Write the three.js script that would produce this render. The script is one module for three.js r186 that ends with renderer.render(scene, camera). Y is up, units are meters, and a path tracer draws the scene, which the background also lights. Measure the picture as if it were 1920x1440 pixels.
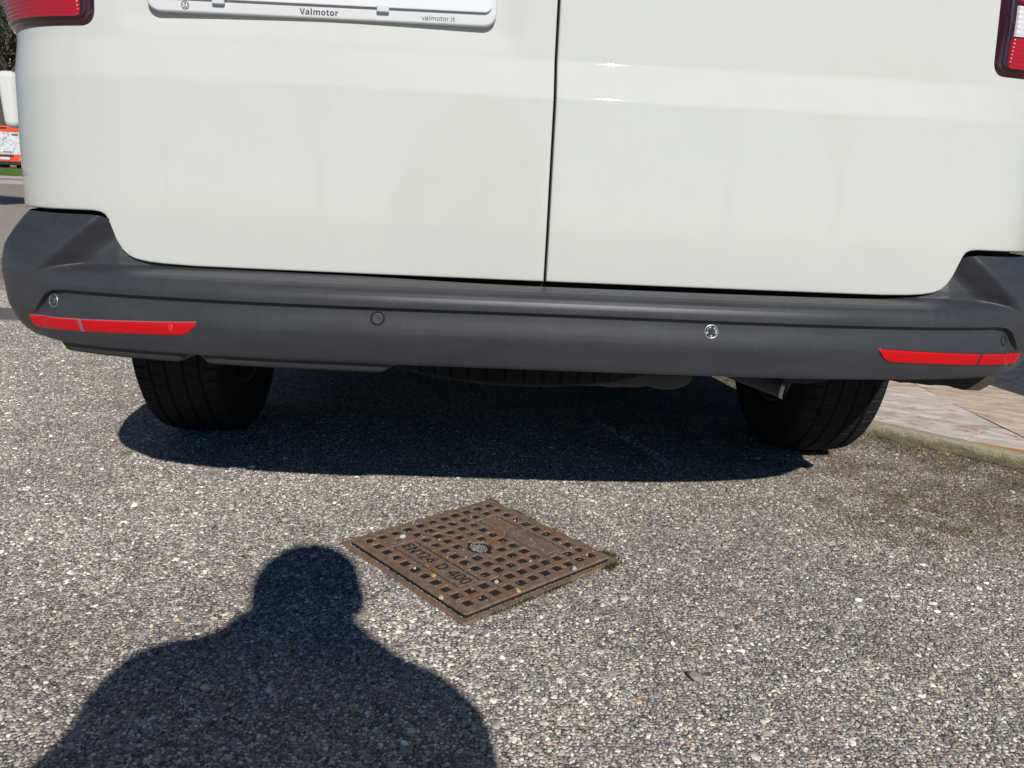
import * as THREE from 'three';
import { Sky } from 'three/addons/objects/Sky.js';
import { mergeGeometries, toCreasedNormals } from 'three/addons/utils/BufferGeometryUtils.js';
import { RoundedBoxGeometry } from 'three/addons/geometries/RoundedBoxGeometry.js';
import { TextGeometry } from 'three/addons/geometries/TextGeometry.js';
import { FontLoader } from 'three/addons/loaders/FontLoader.js';
import { ImprovedNoise } from 'three/addons/math/ImprovedNoise.js';

// ---------------------------------------------------------------- camera, sky, sun, exposure
const scene = new THREE.Scene();
const camera = new THREE.PerspectiveCamera(50.37, 4 / 3, 0.02, 900);
{
  const right = new THREE.Vector3(0.998178, 0.046479, 0.038476), up = new THREE.Vector3(-0.035891, 0.969959, -0.240606), fwd = new THREE.Vector3(0.048503, -0.238787, -0.96986);
  camera.quaternion.setFromRotationMatrix(new THREE.Matrix4().makeBasis(right, up, fwd.negate()));
  camera.position.set(-0.1146, 0.7171, 1.2871);
  camera.updateMatrixWorld(); camera.updateProjectionMatrix();
}
const sunDir = new THREE.Vector3(0.27, 1, 1.45).normalize();
const sky = new Sky();
sky.name = 'sky'; sky.scale.setScalar(800);
sky.userData.kind = 'structure';
Object.assign(sky.material.uniforms.sunPosition.value, sunDir);
sky.material.uniforms.turbidity.value = 2.2; sky.material.uniforms.rayleigh.value = 0.9; sky.material.uniforms.mieCoefficient.value = 0.003;
scene.add(sky);
scene.environmentIntensity = 0.1;
const sun = new THREE.DirectionalLight(new THREE.Color(1, 0.955, 0.885), 5.0);
sun.position.copy(sunDir).multiplyScalar(30); sun.castShadow = true; sun.shadow.mapSize.set(4096, 4096);
Object.assign(sun.shadow.camera, { left: -9, right: 9, top: 9, bottom: -9, near: 1, far: 80 });
scene.add(sun, sun.target);
const renderer = new THREE.WebGLRenderer({ antialias: true });
renderer.setSize(1024, 768);
renderer.shadowMap.enabled = true; renderer.shadowMap.type = THREE.PCFSoftShadowMap;
renderer.toneMapping = THREE.LinearToneMapping; renderer.toneMappingExposure = 0.805;

// ---------------------------------------------------------------- helpers
let seed = 7;
const rnd = () => { seed = (seed + 0x6d2b79f5) | 0; let t = Math.imul(seed ^ (seed >>> 15), 1 | seed); t = (t + Math.imul(t ^ (t >>> 7), 61 | t)) ^ t; return ((t ^ (t >>> 14)) >>> 0) / 4294967296; };
const rr = (a, b) => a + (b - a) * rnd();
const noise = new ImprovedNoise();
const N3 = (x, y, z) => noise.noise(x, y, z);
const fbm = (x, y, z, o = 4) => { let s = 0, a = 0.5; for (let i = 0; i < o; i++) { s += a * N3(x, y, z + i * 7.3); x *= 2.03; y *= 2.03; z *= 2.03; a *= 0.5; } return s; };
const clamp = (v, a = 0, b = 1) => Math.min(b, Math.max(a, v));
const mix = (a, b, t) => a + (b - a) * t;
const sst = (a, b, v) => { const t = clamp((v - a) / (b - a)); return t * t * (3 - 2 * t); };
const interp = (tab, v) => { if (v <= tab[0][0]) return tab[0][1]; for (let i = 1; i < tab.length; i++) if (v <= tab[i][0]) { const t = (v - tab[i - 1][0]) / (tab[i][0] - tab[i - 1][0]); return mix(tab[i - 1][1], tab[i][1], t); } return tab[tab.length - 1][1]; };
const used = {};
const numbered = (n) => { const k = (used[n] = (used[n] ?? -1) + 1); return k ? n + '_' + String(k).padStart(3, '0') : n; };
const tag = (o, label, category, group, kind) => { o.userData.label = label; o.userData.category = category; if (group) o.userData.group = group; if (kind) o.userData.kind = kind; return o; };
const shade = (o) => { o.castShadow = true; o.receiveShadow = true; return o; };
const struct = (o, name) => { o.name = name; o.userData.kind = 'structure'; scene.add(shade(o)); return o; };
const origin = new THREE.Vector3();
function thing(name, label, category, pos, turn = 0, group) {
  const g = new THREE.Group(); g.name = numbered(name); g.position.set(...pos); g.rotation.y = turn; tag(g, label, category, group); scene.add(g); return g;
}
// geometry is given in world coordinates when world = true and moved into the parent's frame (parents of parts are not rotated then)
function part(name, geo, mat, parent, world = false, label) {
  if (world) { let o = parent, v = new THREE.Vector3(); while (o && o !== scene) { v.add(o.position); o = o.parent; } geo.translate(-v.x, -v.y, -v.z); }
  const m = shade(new THREE.Mesh(geo, mat)); m.name = name; if (label) m.userData.label = label; parent.add(m); return m;
}
function gridGeo(nu, nv, fn, uvfn, flip = false) {
  const P = [], U = [], I = [];
  for (let j = 0; j <= nv; j++) for (let i = 0; i <= nu; i++) { const p = fn(i, j); P.push(...p); U.push(...(uvfn ? uvfn(i, j, p) : [i / nu, j / nv])); }
  const w = nu + 1;
  for (let j = 0; j < nv; j++) for (let i = 0; i < nu; i++) { const a = j * w + i, b = a + 1, c = a + w, d = c + 1; flip ? I.push(a, c, b, b, c, d) : I.push(a, b, c, b, d, c); }
  const g = new THREE.BufferGeometry(); g.setAttribute('position', new THREE.Float32BufferAttribute(P, 3)); g.setAttribute('uv', new THREE.Float32BufferAttribute(U, 2)); g.setIndex(I); g.computeVertexNormals(); return g;
}
const box = (x0, x1, y0, y1, z0, z1, r = 0) => { const g = r ? new RoundedBoxGeometry(x1 - x0, y1 - y0, z1 - z0, 3, r) : new THREE.BoxGeometry(x1 - x0, y1 - y0, z1 - z0); return g.translate((x0 + x1) / 2, (y0 + y1) / 2, (z0 + z1) / 2); };
const tube = (pts, r, seg = 24, rad = 10) => new THREE.TubeGeometry(new THREE.CatmullRomCurve3(pts.map((p) => new THREE.Vector3(...p))), seg, r, rad, false);
const merge = (list) => mergeGeometries(list.map((g) => { const n = g.index ? g.toNonIndexed() : g; for (const k of Object.keys(n.attributes)) if (!['position', 'normal', 'uv'].includes(k)) n.deleteAttribute(k); if (!n.attributes.uv) n.setAttribute('uv', new THREE.Float32BufferAttribute(new Float32Array(n.attributes.position.count * 2), 2)); return n; }));
function tex(w, h, fn, srgb = false) {             // fn(x, y) -> [r, g, b] 0..255 or a number
  const d = new Uint8Array(w * h * 4);
  for (let y = 0; y < h; y++) for (let x = 0; x < w; x++) { const v = fn(x, y), k = (y * w + x) * 4; if (typeof v === 'number') { d[k] = d[k + 1] = d[k + 2] = clamp(v, 0, 255); } else { d[k] = clamp(v[0], 0, 255); d[k + 1] = clamp(v[1], 0, 255); d[k + 2] = clamp(v[2], 0, 255); } d[k + 3] = 255; }
  const t = new THREE.DataTexture(d, w, h); t.wrapS = t.wrapT = THREE.RepeatWrapping; t.magFilter = THREE.LinearFilter; t.minFilter = THREE.LinearMipmapLinearFilter; t.generateMipmaps = true; if (srgb) t.colorSpace = THREE.SRGBColorSpace; t.needsUpdate = true; return t;
}
const lin = (r, g, b) => new THREE.Color().setRGB(r, g, b);
const std = (c, roughness, o = {}) => new THREE.MeshStandardMaterial({ color: c, roughness, ...o });
const phy = (c, roughness, o = {}) => new THREE.MeshPhysicalMaterial({ color: c, roughness, ...o });

// ---------------------------------------------------------------- asphalt
const TILE = 1.0, TP = 1024, CELLS = 150;
const stonePalette = [[.46, .43, .39], [.35, .325, .305], [.60, .57, .52], [.24, .225, .215], [.46, .41, .37], [.74, .71, .63], [.15, .15, .15], [.50, .43, .375], [.38, .335, .32], [.29, .295, .30], [.55, .50, .41], [.80, .78, .71], [.41, .355, .34], [.30, .27, .26]];
let asphaltMap, asphaltBump;
{
  const px = new Float32Array(CELLS * CELLS), pz = px.slice(), pc = new Uint8Array(CELLS * CELLS), ph = px.slice();
  for (let i = 0; i < px.length; i++) { px[i] = rr(.1, .9); pz[i] = rr(.1, .9); pc[i] = Math.floor(rnd() * stonePalette.length); ph[i] = rr(.5, 1); }
  const C = new Uint8Array(TP * TP * 4), B = C.slice();
  const enc = (v) => 255 * (v <= .0031308 ? 12.92 * v : 1.055 * Math.pow(v, 1 / 2.4) - .055);
  for (let y = 0; y < TP; y++) for (let x = 0; x < TP; x++) {
    const fx = x / TP * CELLS + .35 * N3(x * .09, y * .09, 1), fy = y / TP * CELLS + .35 * N3(x * .09, y * .09, 5), cx = Math.floor(fx), cy = Math.floor(fy);
    let d1 = 9, d2 = 9, id = 0;
    for (let b = -1; b <= 1; b++) for (let a = -1; a <= 1; a++) { const k = ((cy + b + CELLS) % CELLS) * CELLS + ((cx + a + CELLS) % CELLS), dx = cx + a + px[k] - fx, dy = cy + b + pz[k] - fy, d = Math.sqrt(dx * dx + dy * dy); if (d < d1) { d2 = d1; d1 = d; id = k; } else if (d < d2) d2 = d; }
    const e = clamp((d2 - d1) / .28), s = stonePalette[pc[id]], n = 1 + .25 * N3(x * .31, y * .31, 3), m = ph[id] < .60 ? .5 : 1, k = (y * TP + x) * 4;
    for (let c = 0; c < 3; c++) C[k + c] = clamp(enc(mix([.05, .047, .043][c], s[c] * 1.12 * n * m, e)), 0, 255);
    C[k + 3] = B[k + 3] = 255; B[k] = B[k + 1] = B[k + 2] = clamp(255 * (e * (.55 + .45 * ph[id]) * (1 - .35 * d1 * d1) * (.9 + .2 * N3(x * .25, y * .25, 8))), 0, 255);
  }
  const mk = (d) => { const t = new THREE.DataTexture(d, TP, TP); t.wrapS = t.wrapT = THREE.RepeatWrapping; t.magFilter = THREE.LinearFilter; t.minFilter = THREE.LinearMipmapLinearFilter; t.generateMipmaps = true; t.needsUpdate = true; return t; };
  asphaltMap = mk(C); asphaltMap.colorSpace = THREE.SRGBColorSpace; asphaltBump = mk(B);
}
const asphaltMat = std(0xffffff, .82, { map: asphaltMap, bumpMap: asphaltBump, bumpScale: .003, vertexColors: true });
// dirt and moss that stain the asphalt by the kerb (patches with an outline of their own); 0 clean .. 1 dirty
const kerbDist = (x, z) => ((x - 1.12) * .69 - (z + 1.14) * .724);          // > 0 on the pavement side
const dirtAt = (x, z) => clamp((1.0 * sst(-1.15, -.15, kerbDist(x, z) + .35 * fbm(x * 2.5, z * 2.5, 2)) + .45 * sst(-.3, .02, kerbDist(x, z) + .2 * fbm(x * 5, z * 5, 2))) * (.45 + 1.5 * Math.max(0, fbm(x * 7, z * 7, 9) + .25)) + .6 * sst(-.12, .2, fbm(x * 12, z * 12, 6) + .1 - 4 * ((x - .95) ** 2 + 2 * (z + .46) ** 2)));
const toneAt = (x, z) => 1.14 + .5 * fbm(x * 1.3, z * 1.3, 4) + .4 * fbm(x * 8, z * 8, 14);
function asphaltSheet(x0, x1, z0, z1, step, y, worn = 1) {
  const nx = Math.round((x1 - x0) / step), nz = Math.round((z1 - z0) / step), col = [];
  const g = gridGeo(nx, nz, (i, j) => { const x = mix(x0, x1, i / nx), z = mix(z1, z0, j / nz), d = dirtAt(x, z), t = worn * toneAt(x, z); col.push(t * mix(1, .5, d), t * mix(.985, .45, d), t * mix(.955, .33, d)); return [x, y, z]; }, (i, j, p) => [p[0] / TILE, -p[2] / TILE]);
  g.setAttribute('color', new THREE.Float32BufferAttribute(col, 3)); return g;
}
struct(new THREE.Mesh(asphaltSheet(-260, 260, -260, 260, 20, -.008, 1.35), asphaltMat), 'ground');
struct(new THREE.Mesh(asphaltSheet(-5.5, 3.5, -5, 3, .05, 0), asphaltMat), 'parking_asphalt');

// manhole frame of reference: u runs along its lettering, v towards the far right
const MH = { x: -.089, z: -.209, ux: .6405, uz: .7680, half: .1945 };
const mhLocal = (x, z) => { const dx = x - MH.x, dz = z - MH.z; return [dx * MH.ux + dz * MH.uz, dx * MH.uz - dz * MH.ux]; };
const mhWorld = (u, v) => [MH.x + u * MH.ux + v * MH.uz, MH.z + u * MH.uz - v * MH.ux];
// embedded aggregate: real stones standing a little proud of the bitumen
{
  const variants = [0, 1, 2, 3].map((k) => {
    const g = new THREE.IcosahedronGeometry(1, 1), p = g.attributes.position;
    const key = new Map();
    for (let i = 0; i < p.count; i++) {
      const n = p.getX(i).toFixed(3) + p.getY(i).toFixed(3) + p.getZ(i).toFixed(3);
      if (!key.has(n)) key.set(n, rr(.74, 1.14)); const s = key.get(n);
      p.setXYZ(i, p.getX(i) * s, clamp(p.getY(i) * s, -1, .62 + .1 * k), p.getZ(i) * s);
    }
    g.computeVertexNormals(); return g;
  });
  const lists = [[], [], [], []], v = new THREE.Vector3();
  const sp = .0056;
  for (let z = -3.4; z < .95; z += sp) for (let x = -3.3; x < 1.75; x += sp) {
    const X = x + rr(-.45, .45) * sp, Z = z + rr(-.45, .45) * sp, big = rnd();
    const far = Z < -1.15;
    v.set(X, 0, Z).project(camera);
    if (v.z > 1 || Math.abs(v.x) > 1.3 || v.y < -1.3 || v.y > 1) continue;
    if (far && X > -.85 && X < .95) continue;
    if (kerbDist(X, Z) > -.006) continue;
    const [u, w] = mhLocal(X, Z); if (Math.max(Math.abs(u), Math.abs(w)) < MH.half + .004) continue;
    if (Z < -2.47 && Z > -2.82) continue;
    if (Z > .05 && Z < .17 && Math.abs(X + .117 + .1 * (Z - .05) + .006 * Math.sin(Z * 70)) < .0028) continue;
    if (far && rnd() < .25) continue;
    const r = big > .991 ? rr(.0050, .0080) : big > .90 ? rr(.0033, .0050) : rr(.0015, .0032);
    lists[Math.floor(rnd() * 4)].push([X, Z, r]);
  }
  const M = new THREE.Matrix4(), q = new THREE.Quaternion(), e = new THREE.Euler(), s = new THREE.Vector3(), c = new THREE.Color();
  const stoneMat = std(0xffffff, .72);
  lists.forEach((list, k) => {
    const im = new THREE.InstancedMesh(variants[k], stoneMat, list.length);
    list.forEach(([x, z, r], i) => {
      e.set(rr(-.28, .28), rr(0, 6.28), rr(-.22, .22)); q.setFromEuler(e); s.set(r * rr(.8, 1.35), r * rr(.42, .74), r * rr(.6, .95));
      M.compose(v.set(x, r * rr(-.28, .12), z), q, s); im.setMatrixAt(i, M);
      const p = stonePalette[Math.floor(rnd() * stonePalette.length)], t = (r < .003 ? .82 : 1) * rr(.55, 1.34) * toneAt(x, z), d = dirtAt(x, z), warm = rnd() < .04 ? .7 : 0, ld = Math.abs((x - .26) * .936 - (z + 1.23) * .351), line = z < -.78 && z > -1.25 && ld < .016 && rnd() < .5;
      if (line) { im.setColorAt(i, c.setRGB(.78, .78, .76)); return; }
      im.setColorAt(i, c.setRGB(p[0] * t * mix(1, .46, d) * (1 + .15 * warm), p[1] * t * mix(1, .41, d), p[2] * t * mix(1, .31, d) * (1 - .3 * warm)));
    });
    im.name = numbered('asphalt_stones'); tag(im, 'pale grey stones set in the worn asphalt surface', 'gravel', 'stones in the asphalt', 'stuff'); scene.add(shade(im));
  });
}
console.log('asphalt done');

// ---------------------------------------------------------------- van
function planCurve(pts) {                           // right half, from the middle of the tail round the corner; outward normal
  const c = new THREE.CatmullRomCurve3(pts.map(([x, z]) => new THREE.Vector3(x, 0, z)), false, 'centripetal'), n = 700, P = c.getSpacedPoints(n), L = c.getLength();
  const at = (s) => { const f = clamp(s / L) * n, i = Math.min(n - 1, Math.floor(f)), t = f - i, a = P[i], b = P[i + 1], p0 = P[Math.max(0, i - 3)], p1 = P[Math.min(n, i + 4)], tx = p1.x - p0.x, tz = p1.z - p0.z, l = Math.hypot(tx, tz); return { x: mix(a.x, b.x, t), z: mix(a.z, b.z, t), nx: i < 4 ? 0 : -tz / l, nz: i < 4 ? 1 : tx / l }; };
  const sOfX = (x) => { for (let i = 1; i <= n; i++) if (P[i].x >= x) return (i - (P[i].x - x) / Math.max(1e-9, P[i].x - P[i - 1].x)) / n * L; return L; };
  return { L, at, sOfX };
}
const bodyPlan = planCurve([[0, -.070], [.2, -.071], [.4, -.074], [.58, -.080], [.70, -.090], [.77, -.108], [.825, -.132], [.871, -.166], [.908, -.210], [.933, -.262], [.948, -.32], [.957, -.40], [.960, -.60]]);
const bumpPlan = planCurve([[0, 0], [.15, -.0005], [.3, -.002], [.45, -.009], [.557, -.020], [.65, -.034], [.74, -.055], [.812, -.082], [.866, -.113], [.914, -.149], [.948, -.198], [.968, -.26], [.975, -.36], [.976, -.62]]);
// lower outline of the doors / upper outline of the bumper
const doorBottom = (x) => interp([[0, .559], [.58, .559], [.63, .5605], [.655, .5625], [.675, .566], [.687, .571], [.697, .580], [.705, .594], [.711, .612], [.716, .627], [.721, .635], [.73, .6395], [.745, .641], [.95, .637]], Math.abs(x));
// relief of the doors over height: slopes blended, then summed up
const doorRelief = (() => {
  const y0 = .54, dy = .001, tab = [[], []];
  for (let k = 0; k < 2; k++) { let e = 0; for (let i = 0; i < 1500; i++) { const y = y0 + i * dy; let s = .06 * (1 - sst(.632, .662, y)) - .012; s -= (k ? .37 : .05) * sst(.8485, .8545, y) * (1 - sst(.9055, .9115, y)) + .03 * sst(.85, .95, y); e += s * dy; tab[k].push(e - .0); } }
  const at = (k, y) => { const f = clamp((y - y0) / dy, 0, 1498), i = Math.floor(f); return mix(tab[k][i], tab[k][i + 1], f - i); };
  return (y, f) => mix(at(0, y), at(1, y), f) - .0045;
})();
function bodyPoint(sgn, s, y, off = 0) {
  const p = bodyPlan.at(s), ax = p.x, band = sgn < 0 ? mix(1, .45, sst(.03, .4, ax)) - .2 * sst(.5, .8, ax) : 1 - .75 * sst(.5, .8, ax);
  let e = doorRelief(y, band) + off;
  if (sgn < 0 && y > .85) { // shallow recess for the number plate
    const qx = Math.abs(ax - .368) - .312, qy = Math.abs(y - 1.055) - .137, r = .03, d = Math.hypot(Math.max(qx + r, 0), Math.max(qy + r, 0)) + Math.min(Math.max(qx + r, qy + r), 0) - r;
    e -= .0075 * (1 - sst(-.036, .012, d));
  }
  if (sgn > 0) e -= .0012 * Math.exp(-(((ax - .352 - .02 * (y - .7)) / .012) ** 2)) * sst(.5, .6, y) * (1 - sst(.84, .9, y)) * 0;
  const lean = Math.max(0, y - .95);
  return [sgn * (p.x + p.nx * e) * (1 - .045 * lean), y, p.z + p.nz * e - .05 * lean * lean];
}
const VAN = [0, 0, -2.45];
const van = thing('van', 'white panel van with dark grey rear bumper seen from behind', 'van', VAN);
const streakTex = tex(512, 512, (x, y) => { const v = 248 + 1.4 * fbm(x * .11, y * .012, 3) + 3 * fbm(x * .02, y * .02, 6) + (N3(x * .9, y * .9, 2) > .62 ? -5 : 0); return [v, v, v * .992]; }, true);
const paint = phy(lin(.642, .657, .626), .42, { specularIntensity: 0, map: streakTex, clearcoat: 1, clearcoatRoughness: .022 });
const bodyPaint = phy(lin(.642, .657, .626), .42, { specularIntensity: 0, clearcoat: 1, clearcoatRoughness: .03 });
const black = std(lin(.012, .012, .013), .8), seal = std(lin(.03, .031, .034), .6), under = std(lin(.018, .018, .02), .85);
const DOOR_END = bodyPlan.sOfX(.947);
function door(sgn) {
  const cols = [[.0019, .024], [.0019, .005], [.0024, .0016], [.0036, .0004], [.0055, 0]], rows = [[0, .022], [0, .005], [.0008, .0016], [.0022, .0004], [.004, 0]];
  for (let s = .014; s < DOOR_END - .01; s += (s > .55 ? .004 : .0085)) cols.push([s, 0]);
  cols.push([DOOR_END - .004, .0003], [DOOR_END - .001, .003], [DOOR_END - .001, .02]);
  let y = .008; while (y < 1.38) { rows.push([y, 0]); y += (y < .40 ? .004 : .02); }
  rows.push([1.39, 0], [1.39, .02]);
  const geo = gridGeo(cols.length - 1, rows.length - 1, (i, j) => {
    const [s, in1] = cols[i], [h, in2] = rows[j], x = bodyPlan.at(s).x, yb = doorBottom(x), Y = h < .09 ? yb + h * (1 + 0) : mix(yb + h, .56 + h, sst(.09, .22, h));
    return bodyPoint(sgn, s, Y, -Math.max(in1, in2));
  }, (i, j, p) => [p[0] * 1.3, p[1] * 1.3], sgn < 0);
  return part(sgn < 0 ? 'rear_door' : 'rear_door', geo, paint, van, true, sgn < 0 ? 'left rear door carrying the number plate' : 'plain right rear door');
}
const doorL = door(-1), doorR = door(1);
for (const [sgn, d] of [[-1, doorL], [1, doorR]]) { // rear window above the frame
  const s0 = bodyPlan.sOfX(.10), s1 = bodyPlan.sOfX(.74);
  part('window', gridGeo(24, 12, (i, j) => bodyPoint(sgn, mix(s0, s1, i / 24), mix(1.26, 1.78, j / 12), .002), null, sgn < 0), phy(lin(.01, .012, .013), .05, { clearcoat: 1 }), d, true);
}
part('door_seal', box(-.012, .0035, .56, 1.9, -.152, -.128), seal, van, true);
// shell: tail inside the doors, sides, nose and roof
{
  const half = [];
  for (let s = 0; s < DOOR_END - .005; s += .02) half.push([s, .032]);
  half.push([DOOR_END - .003, .032], [DOOR_END + .004, .02], [DOOR_END + .0045, .001], [DOOR_END + .012, 0]);
  const zs = []; for (let z = -.38; z > -4.3; z -= .06) zs.push(z);
  const cols = half.length + zs.length + 14, front = (y) => interp([[.2, -4.84], [.85, -4.88], [1.0, -4.72], [1.12, -4.25], [1.93, -3.45], [2.1, -3.3]], y);
  const rows = []; for (let y = 0; y <= 40; y++) rows.push(y / 40);
  const sides = [-1, 1].map((sgn) => gridGeo(cols - 1, rows.length + 3, (i, j) => {
    const t = j < rows.length ? rows[j] : 1, cap = j < rows.length ? 0 : j - rows.length + 1;
    let p;
    if (i < half.length) { const y = mix(i > half.length - 5 ? .46 : .50, 1.9, t); p = bodyPoint(sgn, half[i][0], y, -half[i][1]); }
    else {
      const k = i - half.length; let z, x;
      const wheel = (zz) => { const d = Math.min(Math.abs(zz + .995), Math.abs(zz + 3.995)); return d < .4 ? .34 + Math.sqrt(.16 - d * d) : 0; };
      if (k < zs.length) { z = zs[k]; x = .961; } else { const a = (k - zs.length) / 13 * Math.PI / 2; x = .961 - .25 * (1 - Math.cos(a)) - (a > 1.5 ? .711 : 0); z = -4.3 - .3 * Math.sin(a); }
      const y0 = Math.max(z > -.62 ? .46 : .31, wheel(z)), y = mix(y0, 1.9, t), f = front(y);
      const zz = z < -.6 ? mix(-.6, f, (z + .6) / (-4.0)) : z, lean = Math.max(0, y - .95);
      p = [sgn * x * (1 - .045 * lean), y, k < zs.length && z > -.6 ? z - .05 * lean * lean : Math.min(-.6, zz)];
    }
    if (cap) { const q = [1, .975, .93, .8, 0][cap], h = [0, .03, .055, .075, .085][cap]; p = [p[0] * q, 1.9 + h, mix(-2.2, p[2], Math.max(.0, q))]; }
    return p;
  }, null, sgn < 0));
  part('body', merge(sides), bodyPaint, van, true);
  const m = half.length - 2;
  part('door_frame', merge([-1, 1].map((sgn) => gridGeo(m - 1, 20, (i, j) => bodyPoint(sgn, half[i][0], mix(.47, 1.9, j / 20), -.0265), null, sgn < 0))), black, van, true);
}
// hinge covers
for (const sgn of [-1, 1]) for (const y of [.821, 1.45]) {
  const g = new RoundedBoxGeometry(.034, .098, .062, 4, .012), p = g.attributes.position;
  for (let i = 0; i < p.count; i++) if (p.getY(i) < -.03) p.setX(i, p.getX(i) - (p.getX(i) * sgn > 0 ? sgn * .006 : 0));
  part('hinge_cover', g.translate(sgn * (y > 1 ? .945 : .9655), y, -.318), bodyPaint, van, true);
}
// bumper: one moulded skin
const groove = (x) => interp([[0, .517], [.78, .5145], [.805, .5115], [.82, .5045], [.842, .482], [.852, .471], [.90, .468], [.96, .466]], Math.abs(x));
const smin = (a, b, k) => { const h = clamp(.5 + .5 * (b - a) / k); return mix(b, a, h) - k * h * (1 - h); };
const faceOff = (y, c) => interp([[.419, -.030], [.4195, -.024], [.421, -.019], [.425, -.0155], [.433, -.012], [.455, -.0045], [.470, -.0004], [.478, .0008], [.50, .0020], [.515, .0034], [.525, .0042], [.535, .0044], [.548, .0038], [.57, .0005], [.60, -.011], [.62, -.021], [.64, -.034]], y)
  - c * interp([[.42, .012], [.44, .004], [.47, .001], [.53, 0], [.58, .004], [.64, .020]], y);
function bumperOff(s, y, lower) {
  const p = bumpPlan.at(s), ax = p.x, c = sst(.80, .93, ax), yg = groove(ax);
  let d = faceOff(y, c);
  const stepFade = 1 - sst(.835, .866, ax);
  d += lower ? -.0075 * stepFade * sst(yg - .045, yg, y) : .0015 * stepFade * (1 - sst(yg, yg + .05, y) * .8);
  if (y > .52 && s < 1.02) {
    const shelf = interp([[.521, 0], [.528, .0007], [.534, .0023], [.540, .0056], [.545, .0106], [.549, .0185], [.5525, .035], [.5555, .062], [.559, .10]], y);
    const f = ((ax - .724) * -.685 + (y - .646) * -.73), facet = f > -.005 ? 1.5 * (f > .005 ? f : (f + .005) ** 2 / .02) : 0;
    const lim = interp([[0, .085], [.5, .082], [.66, .066], [.72, .05], [.8, .04], [.9, .05]], ax);
    d -= Math.max(0, smin(smin(shelf, facet, .010), lim, .012));
  }
  return d;
}
function bumperPoint(sgn, s, y, off = 0, lower = y < groove(bumpPlan.at(s).x)) { const p = bumpPlan.at(s), d = bumperOff(s, y, lower) + off; return [sgn * (p.x + p.nx * d), y, p.z + p.nz * d]; }
const gapAt = (x) => mix(.0022, .0046, sst(-.38, -.02, x)) + .0030 * sst(.69, .72, Math.abs(x));
const BUMP_W = 2048, BUMP_H = 512;
const scuffs = []; for (let i = 0; i < 260; i++) scuffs.push([rr(900, 1480), rr(0, 1), rr(2, 9), rr(.3, 1)]);
const bumpTex = (() => {
  const buf = new Float32Array(BUMP_W * BUMP_H);
  for (let y = 0; y < BUMP_H; y++) for (let x = 0; x < BUMP_W; x++) buf[y * BUMP_W + x] = 1 + .34 * fbm(x * .012, y * .02, 2) + .17 * fbm(x * .16, y * .01, 5) + .14 * N3(x * .8, y * .8, 4) + (N3(x * .45, y * .45, 9) > .6 ? .5 : 0);
  const put = (x, y, v) => { x = Math.round(x); y = Math.round(y); if (x >= 0 && y >= 0 && x < BUMP_W && y < BUMP_H) buf[y * BUMP_W + x] += v; };
  // scratches, scuffs on the step edge, dried drips under the left reflector
  for (let i = 0; i < 240; i++) { let x = rr(0, BUMP_W), y = rr(30, 480), a = rr(-.5, .5) + (rnd() < .4 ? 1.3 : 0), n = rr(8, 46), v = rr(.15, .6); for (let k = 0; k < n; k++) put(x + Math.cos(a) * k, y + Math.sin(a) * k, v); }
  for (const [x, t, n, v] of scuffs) for (let k = 0; k < n; k++) put(x + k, 262 + t * 16 + k * .15, v * 1.1);
  for (let i = 0; i < 60; i++) { const x = rr(100, 460) + rr(-20, 20); for (let k = 0; k < 60; k++) put(x + k * .25, 70 - k, rr(0, .35)); }
  for (let i = 0; i < 900; i++) { const x = rr(0, BUMP_W); put(x, rr(0, 120), rr(.3, 1.2)); }
  return tex(BUMP_W, BUMP_H, (x, y) => { const v = 188 * buf[y * BUMP_W + x]; return [v, v, v * 1.0]; });
})();
bumpTex.wrapS = bumpTex.wrapT = THREE.ClampToEdgeWrapping;
const grain = tex(256, 256, () => 128 + rr(-60, 60));
grain.repeat.set(50, 7);
const plastic = phy(lin(.058, .062, .071), .38, { map: bumpTex, bumpMap: grain, bumpScale: .00012, specularIntensity: .8 });
const bumper = (() => {
  const ss = []; for (let s = 0; s <= bumpPlan.L - .001;) { ss.push(s); s += s > .60 && s < 1.1 ? .0045 : .012; } ss.push(bumpPlan.L);
  const half = (sgn) => {
    const prof = [];
    for (const t of [0, .004, .012, .03, .06, .10, .16, .25, .35, .45, .52, .56, .60, .7, .8, .9, .97, 1]) prof.push(['a', t]);
    for (const t of [0, .03, .08, .2, .35, .5, .65, .8, 1]) prof.push(['b', t]);
    for (let k = 1; k <= 44; k++) prof.push(['c', k / 44]);
    return gridGeo(ss.length - 1, prof.length, (i, j) => {
      const s = ss[i], ax = bumpPlan.at(s).x, yg = groove(ax), top = Math.max(.5485, doorBottom(Math.max(0, ax - .0034)) - gapAt(sgn * ax));
      if (j === 0) { const b = bumperPoint(sgn, s, .419, -.05, true); b[1] += .001; return b; }
      const [k, t] = prof[j - 1];
      if (k === 'a') return bumperPoint(sgn, s, mix(.419, yg, t), 0, true);
      if (k === 'b') return bumperPoint(sgn, s, mix(yg + .0008, .534, t), 0, false);
      return bumperPoint(sgn, s, mix(.534, top, t), 0, false);
    }, (i, j, p) => { const t = ss[i] / bumpPlan.L; return [.5 + sgn * ss[i] / 2.9, (p[1] - .40) / .26]; }, sgn < 0);
  };
  return part('bumper', merge([half(-1), half(1)]), plastic, van, true);
})();
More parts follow.
